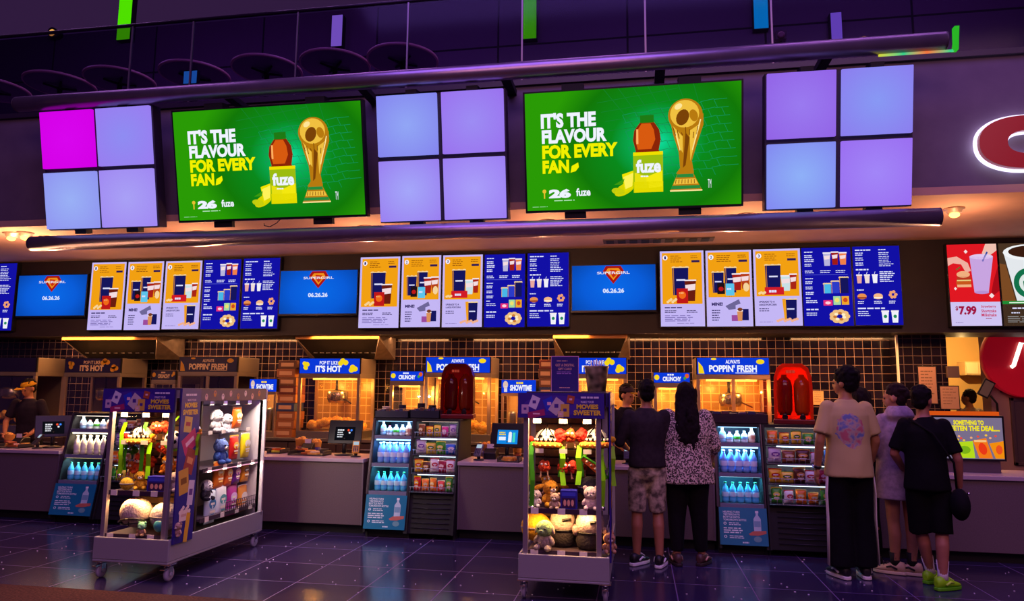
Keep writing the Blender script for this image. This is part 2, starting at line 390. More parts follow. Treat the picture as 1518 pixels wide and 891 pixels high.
t = thing('green_glow_bracket', 'green lit glass bracket at the right end of the upper pipe', 'bracket', (2.9, 6.9, 4.78))  # green light at the pipe end, painted as glow on plate and strip
MB().prism([(.02, -.02), (.06, -.02), (.08, .21), (.04, .21), (.035, .06)], 'y', -.03, .03).build('end_plate', E('#2fbf2a', .85), t)
MB().box(-.62, .03, -.01, .01, -.025, -.008).build('edge_strip', radial('edge_strip_glow', -.2, -.015, .45, 1, [(0, '#ff7a40'), (.45, '#30d890'), (1, '#e8e020')], .9), t)
# ------------------------------------------------------------------ glowing tile panels
def qmap(q, Yt=6.94, Yb=7.2):
    a = atY(*q[0], Yt); b = atY(*q[1], Yt); c = atY(*q[2], Yb); d = atY(*q[3], Yb)
    w = ((b.x-a.x)+(c.x-d.x))/2; zt = (a.z+b.z)/2; zb = (c.z+d.z)/2; xc = (a.x+b.x+c.x+d.x)/4
    return xc, w, zb, math.hypot(zt-zb, Yb-Yt), math.atan2(Yb-Yt, zt-zb)
def lightpanel(q, cols, label):
    xc, w, zb, h, th = qmap(q)
    t = thing('light_panel', label, 'light panel', (xc, 7.2, zb), 0, None, th)
    MB().box(-w/2-.015, w/2+.015, .02, .16, -.012, h+.012).build('housing', mat('panel_housing', '#2a2030', .5), t, .004)
    g = .05
    for i, (c0, c1) in enumerate(cols):
        r, c = divmod(i, 2); x0 = -w/2+c*(w+g)/2; z0 = (1-r)*(h+g)/2; tw, th_ = (w-g)/2, (h-g)/2
        mm = radial('lit_tile_%s_%d' % (c0[1:], len(MATS)), 0, 0, tw*.75, th_*.75, [(0, c1), (1, c0)])
        MB().box(-tw/2, tw/2, -.03, .015, -th_/2, th_/2).build('lit_tile', mm, t, .006, loc=(x0+tw/2, 0, z0+th_/2))
    for x in (-w*.22, w*.26): 
        MB().box(x-.075, x+.075, .03, .13, -.06, .02).build('mount_arm', MATTE, t)
    for x in (-w*.22, w*.26): 
        MB().box(x-.06, x+.06, -.02, .14, h, h+.05).build('mount_arm', MATTE, t)
lightpanel([(60,166),(221,158),(234,335),(73,340)], [('#d400e6','#d806ee'),('#9a7cf0','#8f8cf2'),('#8f92f0','#9ab0f6'),('#a087f2','#a9a0f6')], 'four lit tiles panel with a magenta corner at far left')
lightpanel([(558,142),(746,133),(751,324),(566,328)], [('#8482ee','#92a6f6'),('#9a70ee','#9d8cf4'),('#9a7cf0','#a5a6fa'),('#9c7cf2','#aa9efa')], 'four lit blue and lilac tiles between the two billboards')
lightpanel([(1135,110),(1352,97),(1351,304),(1138,310)], [('#9262e6','#9a7af0'),('#8c7cee','#8898f4'),('#8286f0','#8fb0f8'),('#9a6cf0','#a286f8')], 'four lit tiles panel right of the right billboard')
# ------------------------------------------------------------------ advertising billboards
def billboard(q, label):
    xc, w, zb, h, th = qmap(q)
    t = thing('billboard_screen', label, 'screen', (xc, 7.2, zb), 0, None, th)
    MB().box(-w/2-.02, w/2+.02, .0, .09, -.025, h+.02).build('bezel', BLACK, t, .004)
    for x in (-w*.27, w*.27):
        MB().box(x-.11, x+.11, .03, .09, -.09, .0).build('mount_arm', MATTE, t)
    for x in (-w*.27, w*.27):
        MB().box(x-.11, x+.11, -.02, .12, h, h+.07).build('mount_arm', MATTE, t)
    c = Canvas(w, h, 320, 178)
    uu = lambda u: (u/320-.5)*w
    vv = lambda v: (.5-v/178)*h
    bg = radial('advert_green_%d' % len(MATS), uu(200), vv(82), w*.52, h*.78, [(0, '#10e0a0'), (.16, '#08b45c'), (.42, '#0a8a1c'), (.75, '#127808'), (1, '#2a9a06')])
    c.rect(0, 0, 320, 178, bg).up()
    net = E('#22c078', .55)
    for k in range(9):
        v = 40+k*12
        for a in range(8):
            u0 = 148+a*19+k*2
            if u0 > 298: continue
            c.line(u0, v-(a*2.2), u0+19, v-(a+1)*2.2+(1.4 if a % 2 else -1), .8, net)
            if u0 > 292: continue
            c.line(u0+(k % 2)*9, v-(a*2.2), u0+5+(k % 2)*9, v+11-(a*2.2), .7, net)
    for k in range(7): c.line(120+k*22, 0, 175+k*16, 70, .7, E('#1c9a3c', .7))
    for k in range(4): c.line(110+k*6, 20+k*14, 230, 5+k*16, .7, E('#1c9a3c', .7))
    c.up(); Wt, Ye = E('#f0f4ff'), E('#f2f000')
    c.text("IT'S THE", 24, 31, 108, 54, Wt, .05); c.text('FLAVOUR', 25, 56, 124, 77, Wt, .05)
    c.text('FOR EVERY', 25, 79, 140, 100, Ye, .05); c.text('FAN', 25, 102, 66, 122, Ye, .05)
    c.poly([(68, 122), (70, 112), (80, 107), (81, 114), (76, 120)], Ye)
    c.text('26', 34, 146, 68, 160, Wt, .07); c.text('fuze', 76, 146, 98, 158, Wt, .03)
    c.ell(27, 149, 3, 3, E('#e8c030')); c.rect(26, 150, 28, 160, E('#e8c030')); c.rows(42, 163, 90, 1, 3, 1.4, E('#b8e8b8')); c.rows(8, 172, 44, 1, 2, .8, E('#9cd89c'))
    # lemons, bottle, trophy
    c.ell(150, 150, 17, 8, E('#d8d400'), rot=-.5); c.ell(140, 153, 10, 5, E('#c0cc10'), rot=.2); c.poly([(146, 128), (166, 122), (164, 148), (150, 155)], E('#f0e400')); c.up()
    c.poly([(148, 132), (163, 126), (161, 146), (151, 150)], E('#fff25a')); c.poly([(134, 143), (150, 134), (147, 143)], E('#3f9a10'))
    c.poly([(174, 52), (165, 64), (163, 78), (167, 94), (165, 100), (166, 156), (206, 156), (205, 100), (201, 94), (204, 78), (202, 64), (194, 52)], E('#8a2408')); c.up()
    c.poly([(176, 54), (168, 66), (167, 80), (170, 92), (190, 92), (196, 78), (194, 64), (189, 54)], E('#d85a10')); c.rect(174, 42, 194, 53, E('#1f7a14'))
    c.rect(163, 100, 207, 156, E('#9cbc10')); c.up()
    c.rect(163, 96, 207, 101, E('#f0e000')); c.rect(164, 140, 207, 156, E('#e4da00')); c.rect(168, 62, 171, 84, E('#ffb060')); c.poly([(180, 134), (206, 124), (206, 148), (186, 150)], E('#f4e810')); c.poly([(165, 126), (182, 132), (184, 150), (165, 150)], E('#e8e010')); c.up()
    c.text('fuze', 167, 107, 204, 127, Wt, .04); c.rows(174, 131, 190, 1, 2, 2, Wt, 3)
    G1, G2, G3, G4 = E('#b87a10'), E('#f0c040'), E('#7a4208'), E('#ffe69a')
    c.poly([(217, 46), (222, 72), (230, 98), (232, 122), (226, 130), (252, 130), (249, 112), (257, 86), (266, 60), (266, 44)], G1)
    c.ell(240, 45, 25, 24, G1, 28); c.up()
    c.ell(239, 43, 21, 20, G2, 24); c.poly([(222, 60), (229, 88), (236, 100), (236, 76)], G2); c.poly([(246, 68), (262, 58), (253, 88), (247, 112)], G2); c.up()
    c.ell(236, 48, 9, 12, G3, 16, .4); c.ell(252, 46, 6, 9, G1, 14, -.3); c.ell(230, 32, 6, 4, G4, 12, -.5); c.poly([(240, 70), (246, 78), (240, 118), (236, 122)], G3); c.line(262, 52, 250, 96, 1.6, G4); c.line(226, 70, 232, 96, 1.4, G4)
    for k in range(7): c.line(222+k*6, 62+(k % 3)*4, 226+k*5, 74+(k % 2)*5, 1.2, G3)
    c.poly([(229, 128), (217, 156), (264, 156), (250, 128)], G1); c.up()
    c.poly([(228, 131), (226, 136), (252, 136), (251, 131)], E('#2a8a3c')); c.poly([(220, 148), (218, 153), (262, 153), (260, 148)], E('#2a8a3c')); c.poly([(225, 138), (222, 146), (258, 146), (254, 138)], G2); c.up()
    for k in range(7): c.line(226+k*4.4, 139, 225+k*4.6, 145, 1, G3)
    c.rect(217, 154.5, 264, 156.5, G4); c.text('TM', 272, 140, 277, 153, Wt, 0)
    c.build('screen_picture', t, (0, -.002, h/2))
billboard([(255,165),(533,151),(543,319),(268,326)], 'left green advertising screen with bottle and gold trophy')
billboard([(778,138),(1098,121),(1100,303),(782,312)], 'right green advertising screen with bottle and gold trophy')
x0 = atY(388, 330, 7.2)
tag(MB().tube([x0+V((0, .05, 0)), x0+V((.02, .02, -.03)), x0+V((.09, .02, -.045)), x0+V((.17, .02, -.005)), x0+V((.2, .05, .05))], .005, 8).build('loose_cable', MATTE), 'loose black cable hanging under the left billboard', 'cable')
# ------------------------------------------------------------------ red channel letter
c = atY(1532, 207, 7.3); t = thing('channel_letter', 'red letter with white glowing rim on the fascia at right', 'sign', (c.x, 7.45, c.z))
def ringmb(a0, b0, a1, b1, y0, y1, n=48):
    r = MB(); rg = []
    for (a, b, y) in ((a0, b0, y1), (a0, b0, y0), (a1, b1, y0), (a1, b1, y1), (a0, b0, y1)):
        rg.append([V((a*math.copysign(abs(math.cos(k*2*PI/n))**.85, math.cos(k*2*PI/n)), y, b*math.copysign(abs(math.sin(k*2*PI/n))**.85, math.sin(k*2*PI/n)))) for k in range(n)])
    return r.loft(rg, caps=False, sm=False)
ringmb(.45, .262, .2, .115, -.11, -.06).build('letter_face', mat('red_acrylic', '#a00818', .3, emit=.25, ecol='#a00818'), t)
ringmb(.475, .287, .18, .095, -.058, -.03).build('glowing_rim', E('#e6dcff', 1.6), t)
MB().box(-.3, -.26, -.03, 0, -.02, .02).box(.26, .3, -.03, 0, -.02, .02).build('standoff', CHROME, t)
for a in range(10):
    point('letter_halo_light', (.4*math.cos(a*PI/5), -.015, .21*math.sin(a*PI/5)), 1.2, (.8, .75, 1), 0, t)
# ------------------------------------------------------------------ menu screens
YM = 9.6
NAVY, WT1, LIL = E('#1210a4'), E('#dfe0ff'), E('#c4b6f4')
INK = E('#2c2060'); ORG = E('#f2a012'); RED = E('#c01818'); BRN = E('#6a1c10'); DNV = E('#15155c'); POP = E('#f6d49a'); SKY = E('#5cc4ec')
def popbox(c, u0, v0, u1, v1, m=None):
    """printed popcorn carton"""
    m = m or DNV
    for k in range(5): c.ell(u0+(u1-u0)*(.1+.2*k), v0-.4+(k % 2)*.6, (u1-u0)*.14, 1.6, POP, 10)
    c.up(); c.poly([(u0, v0), (u0+.8, v1), (u1-.8, v1), (u1, v0)], m); c.up()
    c.rect(u0+(u1-u0)*.25, v0+(v1-v0)*.42, u1-(u1-u0)*.2, v0+(v1-v0)*.48, WT1); c.line(u0+1.5, v0, u0+2, v1, .5, E('#e8941c'))
def cup(c, u0, v0, u1, v1, m, lid=None, mark=True):
    d = (u1-u0)*.12
    c.poly([(u0, v0), (u0+d, v1), (u1-d, v1), (u1, v0)], m); c.rect(u0-.4, v0-1.6, u1+.4, v0+.2, lid or E('#f4ecf4')); c.up()
    if mark: c.poly([(u0+.6, v0+(v1-v0)*.2), (u0+1.2, v0+(v1-v0)*.5), (u1-1.2, v0+(v1-v0)*.45), (u1-.6, v0+(v1-v0)*.15)], E('#f4dce0'))
def combo(c, n):
    c.rect(0, 0, 54, 102, LIL).up(); vb = 72 if n == 1 else 63
    c.rect(2.5, 2.5, 51.5, vb, ORG).up()
    c.ell(6.5, 9, 3, 3.4, E('#f4f0ff'), 14); c.up(); c.text(str(n), 5.4, 7, 7.6, 11, INK, .03)
    c.rows(13, 6.5, 30, 4, 2.6, .9, E('#8a4a0c'), n); c.rows(38, 6.5, 49, 2, 2.6, .9, E('#8a4a0c'), n+3); c.rect(39, 13, 49, 16, E('#2c1a50'))
    if n == 1:
        popbox(c, 15, 23, 35, 60); cup(c, 30, 41, 44, 68, BRN); c.up(); c.rect(20, 51, 34, 71, RED).up(); c.ell(27, 60, 4.5, 5, E('#f06a18'), 12); c.rows(23, 56.5, 31, 1, 2, 2, E('#ffe8a0'), 3)
        for k in range(6): c.ell(9+k*2, 69-(k % 3)*1.6, 1.8, 1.8, POP, 9)
        c.rows(5, 76, 30, 1, 3, 1.6, INK, 5); c.rows(5, 80.5, 20, 2, 2.2, 1, INK, 2); c.rows(32, 80.5, 48, 2, 2.2, 1, INK, 3); c.rows(5, 87, 50, 4, 2.4, .9, E('#6a5aa8'), 4); c.rows(20, 97.5, 50, 1, 2, .7, E('#8a7cc0'), 8)
    elif n == 2:
        popbox(c, 7, 30, 21, 57); popbox(c, 22, 24, 36, 57); cup(c, 31, 33, 42, 54, E('#a82018')); cup(c, 41, 32, 51, 52, E('#b84018')); c.up()
        c.rect(13, 44, 22, 59, E('#1c1018')); c.rect(23, 45, 33, 61, SKY); c.up(); c.rows(24.5, 51, 31.5, 1, 2, 2.4, WT1, 3); c.ell(17.5, 52, 3, 3, RED, 12); c.ell(47, 50, 3.5, 6, POP, 12)
        c.text('MINE!', 6, 70, 19, 74.5, INK, .05); c.poly([(22, 75), (38, 66), (40, 72), (34, 74), (34, 79), (26, 80)], E('#6e6698')); c.rows(6, 80, 17, 5, 3.2, 1.3, INK, 6)
        c.rect(36, 79, 49, 94, DNV); c.rect(29, 87, 40, 95, E('#9c4a9c')); c.up(); cup(c, 35.5, 82, 42, 95, E('#d89058'), mark=False)
        c.ell(39, 79.6, 3, 2.4, E('#7a3c1c'), 10)
    else:
        popbox(c, 13, 22, 31, 55); cup(c, 31, 37, 42, 56, E('#c8e0e4')); cup(c, 41, 35, 49, 54, E('#a82418')); c.up(); c.rect(12, 51, 34, 61, E('#d01c28')).up(); c.rows(17, 55, 29, 1, 2, 3, WT1, 3)
        for k in range(4): c.ell(6+k*2, 59-(k % 2), 1.7, 1.7, POP, 9)
        c.text('UPGRADE TO A', 5, 69, 23, 71.5, INK, .03); c.text('LARGE POPCORN', 5, 73, 25, 75.5, INK, .03); c.rows(5, 79, 20, 2, 2.8, 1, INK, 7); c.rows(5, 96.5, 24, 1, 2, .7, E('#8a7cc0'), 9)
        popbox(c, 33, 68, 48, 95); c.poly([(31.5, 66.5), (35.5, 66.5), (36, 94), (33.5, 94)], E('#f0a020'))
        for k in range(9): c.ell(26+k*2.7, 95.5-(k % 3)*1.1, 2, 1.8, E('#f2b090'), 9)
def bluemenu(c, n):
    c.rect(0, 0, 54, 102, NAVY).up()
    if n == 1:
        for v, k in ((5, 1), (9.5, 2), (15, 2), (21, 2)): c.rows(3, v, 14, k, 2.3, 1.2, WT1, int(v))
        cup(c, 24, 8, 32, 24, E('#b8b4dc')); cup(c, 33, 7, 40.5, 23, E('#a01c14')); cup(c, 41.5, 8, 49.5, 23, E('#f08048'))
        for u in (3, 20, 37): c.rows(u, 30, u+12, 2, 2.3, 1, WT1, u)
        c.rect(3, 35.5, 50, 35.9, E('#6a70e0'))
        for v, k in ((40, 1), (44, 2), (51, 2), (58, 2)): c.rows(3, v, 14, k, 2.3, 1.2, WT1, int(v))
        for u0, v0, u1, m in ((23, 48, 31, E('#48b8e8')), (31.5, 45, 40, E('#2c3cc8')), (40.5, 40, 50, DNV)):
            for k in range(4): c.ell(u0+1+(u1-u0-2)*k/3, v0-.3, 1.8, 1.4, POP, 9)
            c.up(); c.rect(u0, v0, u1, 60, m); c.rect(u0, v0, u0+.8, 60, E('#f0a030'))
        c.rows(3, 65, 10, 1, 2, 1.6, WT1, 4); c.rows(3, 69, 17, 2, 2.3, 1, WT1, 5)
        c.rect(22, 69, 32, 76, E('#e83078')); c.rect(33, 64, 41, 75, E('#a8d8a0')); c.rect(42, 64, 50, 75, E('#f0a828')); c.up(); c.ell(27, 72.5, 3, 2, E('#ffd0e0'), 10); c.ell(37, 69, 2.5, 3, E('#f0e070'), 10); c.ell(46, 69, 2.5, 3, E('#d04820'), 10)
        c.rows(3, 80, 22, 1, 2, 1.8, WT1, 3); c.rows(3, 85, 16, 2, 2.6, 1, WT1, 6)
        for k in range(9): c.ell(39+7.5*math.cos(k*.7), 90+6*math.sin(k*.7), 4, 3.4, E('#f0c080'), 10)
        c.up()
        for k in range(7): c.ell(39+5*math.cos(k*.9+.3), 90+4*math.sin(k*.9+.3), 2.2, 1.8, E('#c87830' if k % 2 else '#fff0c8'), 9)
    else:
        c.rows(3, 4, 22, 1, 2, 1.5, WT1, 2); c.rows(30, 4, 42, 1, 2, 1.3, WT1, 3)
        for v in (8, 14.5, 21): c.rows(3, v, 16, 2, 2.6, 1.2, WT1, v if isinstance(v, int) else 14)
        for v in (8, 13, 18, 23): c.rows(30, v, 47, 2, 2.3, .9, WT1, v)
        c.rows(3, 29.4, 24, 1, 2, 1.8, WT1, 4); c.up()
        for k in range(3): cup(c, 3.5+k*9, 38, 9.5+k*9, 48, E(['#e8a8a0', '#f0dcd8', '#f4f2fa'][k]), mark=False); c.line(6+k*9, 36, 7+k*9, 33, .6, WT1)
        for v in (33, 38, 43): c.rows(30, v, 48, 2, 2.3, 1.1, WT1, v)
        c.rows(3, 56, 14, 1, 2, 1.4, WT1, 7)
        for k, u in enumerate((8.5, 27, 44)):
            if k < 2:
                c.ell(u, 65, 5.4, 3.8, E('#f4b888' if k else '#e89050'), 14); c.up(); c.rect(u-5, 66, u+5, 67.8, E('#8a2c18' if k == 0 else '#fff0d8'))
            else:
                for q in range(6): c.ell(u+3.2*math.cos(q), 63+3.6*math.sin(q), 2, 2, E('#f0a070'), 9)
            c.rows(u-5, 71, u+5, 2, 2.3, 1.2, WT1, u if isinstance(u, int) else 8)
        c.rows(3, 79.6, 38, 1, 2, 1.7, WT1, 6); c.rows(3, 84, 18, 3, 2.6, 1, WT1, 11)
        for u in (30, 41): cup(c, u, 85, u+8, 99, E('#f0f0fa'), mark=False); c.up(); c.ell(u+4, 91, 2, 2.2, E('#1c8a5a'), 12)
def menuboard(px0, px1, py0, py1, kind, label, grp):
    x0, x1, z0, z1 = rect(px0, py0, px1, py1, YM); w, h = x1-x0, z1-z0
    t = thing('menu_screen', label, 'menu screen', ((x0+x1)/2, YM, (z0+z1)/2), 0, grp)
    MB().box(-w/2-.012, w/2+.012, .001, .085, -h/2-.012, h/2+.012).build('bezel', BLACK, t, .003)
    c = Canvas(w, h, 54, 102)
    (combo if kind[0] == 'c' else bluemenu)(c, int(kind[1])); c.build('screen_picture', t, (0, -.001, 0))
KD = ['c1', 'c2', 'c3', 'b1', 'b2']
DS = ['orange menu screen numbered 1 with one popcorn box', 'orange menu screen numbered 2 with two popcorns', 'orange menu screen numbered 3 with red candy box',
      'blue menu screen with soft drinks and popcorn sizes', 'blue menu screen with burgers and iced cups']
for gi, (g, nm) in enumerate([([(133,184,389,489),(187,240,388,489),(243,297,387,488),(300,355,385,488),(359,413,383,487)], 'left'),
                ([(533,592,381,486),(595,653,379,485),(656,715,378,485),(718,778,377,485),(782,843,375,484)], 'centre'),
                ([(979,1044,372,484),(1047,1115,371,484),(1118,1188,369,483),(1190,1263,367,483),(1266,1336,365,482)], 'right')]):
    for k, (a, b, y0, y1) in enumerate(g):
        menuboard(a, b, y0, y1, KD[k], DS[k]+', %s bank of five' % nm, 'menu screens, %s bank' % nm)
menuboard(-32, 21, 391, 490, 'b2', 'blue menu screen cut by the left photo edge', 'menu screens, far left')
def promo(px0, px1, py0, py1, label):
    x0, x1, z0, z1 = rect(px0, py0, px1, py1, YM); w, h = x1-x0, z1-z0
    t = thing('television', label, 'television', ((x0+x1)/2, YM, (z0+z1)/2), 0, 'film teaser televisions between the menus')
    MB().box(-w/2-.015, w/2+.015, .001, .085, -h/2-.03, h/2+.015).box(-.03, .03, -.004, .01, -h/2-.045, -h/2-.03).build('bezel', BLACK, t, .003)
    c = Canvas(w, h, 102, 60); bg = radial('teaser_blue_%d' % len(MATS), 0, 0, w*.6, h*.75, [(0, '#0a6ae8'), (.6, '#0a5cd8'), (1, '#0848b0')])
    c.rect(0, 0, 102, 60, bg).up()
    c.poly([(42, 1), (38, 8), (51, 25), (64, 8), (60, 1)], E('#a81410')).up(); c.poly([(44.5, 4), (42, 8), (51, 20), (60, 8), (57.5, 4)], E('#f0901c')).up()
    c.poly([(47, 6), (56, 7), (52, 11), (55, 13), (51, 17), (47, 11)], E('#c83010')).up()
    c.text('SUPERGIRL', 31, 8.6, 71, 12, E('#e8e4f4'), .02); c.text('06.26.26', 38, 31, 64, 37, E('#d8e4ff'), .04)
    c.build('screen_picture', t, (0, -.001, 0))
promo(26, 127, 408, 468, 'blue film teaser television at the far left')
promo(415, 529, 401, 465, 'blue film teaser television between left and centre menus')
promo(848, 972, 393, 460, 'blue film teaser television between centre and right menus')
# the two posters at right
x0, x1, z0, z1 = rect(1407, 362, 1481, 483, YM); w, h = x1-x0, z1-z0
t = thing('menu_screen', 'red milkshake promotion screen priced $7.99', 'menu screen', ((x0+x1)/2, YM, (z0+z1)/2))
MB().box(-w/2-.012, w/2+.012, .001, .085, -h/2-.012, h/2+.012).build('bezel', BLACK, t, .003)
c = Canvas(w, h, 74, 121); c.rect(0, 0, 74, 121, E('#e01822')).up()
c.poly([(0, 20), (14, 18), (30, 28), (34, 40), (26, 42), (20, 30), (8, 28), (0, 32)], E('#f0b0a0')); c.poly([(58, 0), (74, 0), (74, 10), (60, 20), (52, 14)], E('#f0c0b0')); c.poly([(74, 34), (66, 56), (60, 80), (74, 70)], E('#a80c18')).up()
c.poly([(33, 18), (37, 72), (58, 72), (68, 20)], E('#c8a4e0')); c.ell(50.5, 19, 17.5, 4, E('#e0c8f0')); c.line(52, 26, 60, 12, 2.4, E('#2848a8')); c.up(); c.ell(48, 72, 10.5, 2.5, E('#b890d4'))
c.ell(22, 45, 10, 5, E('#f0b080')); c.rect(12, 48, 33, 53, E('#b83820')); c.rect(12, 53, 33, 55, E('#e8d080')); c.rect(11, 55, 33, 60, E('#c8561c')); c.rect(12, 60, 33, 64, E('#f0b080')); c.line(12, 38, 18, 34, 1.6, E('#58702c'))
for u, v, s in ((28, 11, 3), (62, 77, 4), (9, 66, 2.4)): c.poly([(u-s, v), (u, v+s), (u+s, v), (u, v-s)], E('#f8e0e0'))
c.rect(0, 86, 74, 121, E('#cfc4f2')).up(); MAG = E('#a01040')
c.text('$', 7, 92, 11, 99, MAG, .03); c.text('7.99', 12, 92, 38, 105, MAG, .05)
for k, s in enumerate(('Strawberry', 'Shortcake', 'Milkshake')): c.text(s, 45, 91+k*6, 67, 95.6+k*6, E('#c81850'), .02)
c.rows(51, 110, 63, 1, 2, 1, MAG, 3); c.rows(6, 116, 22, 1, 2, .8, E('#8878b8'), 4); c.build('screen_picture', t, (0, -.001, 0))
x0, x1, z0, z1 = rect(1484, 360, 1562, 483, YM); w, h = x1-x0, z1-z0
t = thing('menu_screen', 'dark coffee promotion screen with a white cup at right edge', 'menu screen', ((x0+x1)/2, YM, (z0+z1)/2))
MB().box(-w/2-.012, w/2+.012, .001, .085, -h/2-.012, h/2+.012).build('bezel', BLACK, t, .003)
c = Canvas(w, h, 78, 123); c.rect(0, 0, 78, 123, E('#4a3424')).rect(0, 86, 78, 123, E('#141414')).up()
c.poly([(0, 30), (9, 32), (20, 86), (0, 86)], E('#7a4a24')); c.poly([(7, 14), (22, 86), (78, 86), (78, 10)], E('#e4e8ec')); c.up(); c.ell(45, 14, 39, 12, E('#f2f4f6')); c.up(); c.ell(46, 13, 32, 9, E('#3a1c10')); c.rect(0, 86, 78, 91, E('#1f8a34')); c.up(); c.rect(10, 88, 60, 89.6, E('#d8f0d8'))
c.ell(40, 60, 21, 22, E('#14704a'), 28).up(); c.ell(40, 60, 13, 14, E('#dfe8e4'), 24).up(); c.poly([(40, 48), (33, 58), (34, 72), (46, 72), (47, 58)], E('#14704a')); c.up(); c.ell(40, 58, 3.4, 4.6, E('#e8f0ec'), 12)
c.rows(14, 96, 44, 1, 2, 2, WT1, 3); c.rows(12, 103, 30, 1, 2, 1.6, WT1, 4); c.rows(6, 109, 70, 4, 2.6, .9, E('#9a9a9a'), 5); c.build('screen_picture', t, (0, -.001, 0))
# ceiling lamps in the soffit
for k, px in enumerate((14, 37, None, None, None, None, None, 1415)):
    if px is None: X = -7.6+(k-2)*2.2
    else: X = atZ(px, 354 if k < 2 else 320, 3.46).x
    Y = atZ(37, 354, 3.46).y if k < 2 else 8.02
    if k == 7: Y = atZ(1415, 320, 3.46).y
    t = thing('ceiling_lamp', ['warm soffit lamp at the far left edge', 'warm soffit lamp just left of the lower pipe end'][k] if k < 2 else 'warm soffit lamp at right of the lower pipe end' if k == 7 else 'warm soffit lamp hidden behind the lower pipe, %s from left' % ORD[k-2], 'lamp', (X, Y, 3.54), 0, 'warm lamps in the soffit')
    MB().lathe([(.1, 0), (.1, -.012), (.075, -.016), (.07, -.05), (.05, -.052)], seg=28).build('ring', mat('lamp_ring', '#d8b8a0', .3, .6), t)
    MB().ell((0, 0, -.07), (.05, .05, .03)).build('bulb', E('#ffc860', 4), t)
    point('lamp_light', (0, 0, -.46), 26, (1, .5, .25), .0, t)
tv = thing('ceiling_vent', 'dark slotted vent in the soffit over the centre menus', 'vent', (atZ(975, 357, 3.54).x, 9.25, 3.54))
b = MB().box(-.7, .7, -.12, .12, -.012, 0); b.build('frame', mat('vent_frame', '#5a443c', .6), tv)
for k in range(9): MB().box(-.66+k*.15, -.56+k*.15, -.1, .1, -.018, -.012).build('slot', MATTE, tv)
# ------------------------------------------------------------------ back counter and machines
LAMC = noisy('dark_laminate', '#3a2a2c', '#33262a', 20, .5)
def backcounter(x0, x1, label):
    t = thing('back_counter', label, 'counter', ((x0+x1)/2, 9.55, 0)); w = (x1-x0)/2
    MB().box(-w, w, .03, .83, .1, .86).build('body', LAMC, t); MB().box(-w+.02, w-.02, .08, .83, 0, .1).build('toe_kick', MATTE, t)
    MB().box(-w, w, 0, .83, .86, .9).build('worktop', STEEL, t, .004)
    n = max(2, int(2*w/.7))
    for k in range(n):
        a = -w+2*w*k/n
        d = MB().box(a+.01, a+2*w/n-.01, .012, .03, .13, .84).build('door', mat('cabinet_door', '#4a3634', .5), t, .003)
        MB().tube([(a+.1, .0, .76), (a+2*w/n-.1, .0, .76)], .008, 8).build('handle', STEEL, d)
backcounter(-9.9, -5.6, 'back counter under the left popcorn machines'); backcounter(-5.58, -2.0, 'back counter under the centre popcorn machines'); backcounter(-1.98, 3.2, 'back counter under the right popcorn machines')
BLUE_S, BLUE_U = '#1038d0', '#1c1448'
KERN = noisy('popcorn', '#f4c860', '#e8941c', 55, .8, 3, 1.0)
IN_WARM = mat('warmer_interior', '#c8a070', .45)
def header_art(c, kind, lit):
    bg = E('#0c3ce0', .9) if lit else Pm('#1a1244'); wt = E('#f0f2ff') if lit else Pm('#d8b890'); ye = E('#f2d21c') if lit else Pm('#c8901c')
    c.rect(0, 0, 120, 26, bg).up()
    if kind == 'hot':
        c.text('POP IT LIKE', 40, 4, 76, 10.5, wt, .02); c.text("IT'S HOT", 32, 12, 84, 23.5, wt, .05)
        for u, v in ((10, 9), (15, 10), (12, 16)): c.ell(u, v, 5, 4, ye, 9, .4)
        for u, v in ((86, 4), (92, 7), (82, 8), (106, 15), (111, 18), (104, 20)): c.ell(u, v, 5.5, 4.6, ye, 10)
    elif kind == 'fresh':
        c.text('ALWAYS', 48, 3, 72, 9, wt, .03); c.text("POPPIN' FRESH", 20, 11, 100, 22.5, wt, .04)
        c.poly([(2, 6), (9, 14), (12, 25), (2, 25)], ye); c.ell(106, 6, 7, 4, ye, 10); c.ell(28, 1.8, 5, 1.8, ye, 8); c.up(); c.rect(64, 23.4, 100, 24.2, wt)
    elif kind == 'show':
        c.rows(52, 4, 86, 1, 2, 4, ye, 3); c.text('SHOWTIME', 30, 10, 106, 22, wt, .05); c.ell(14, 10, 9, 8, E('#e8c8b8', .9), 12); c.rect(9, 12, 20, 24, E('#e8e0f0', .9))
    elif kind == 'crunchy':
        c.rows(46, 3, 76, 1, 2, 4, wt, 3); c.text('CRUNCHY', 30, 10, 92, 22, wt, .05); c.ell(10, 12, 9, 7, ye, 10); c.ell(111, 8, 7, 6, E('#e86028', .9) if lit else ye, 10); c.ell(104, 14, 5, 4, E('#3ca03c', .9) if lit else ye, 10)
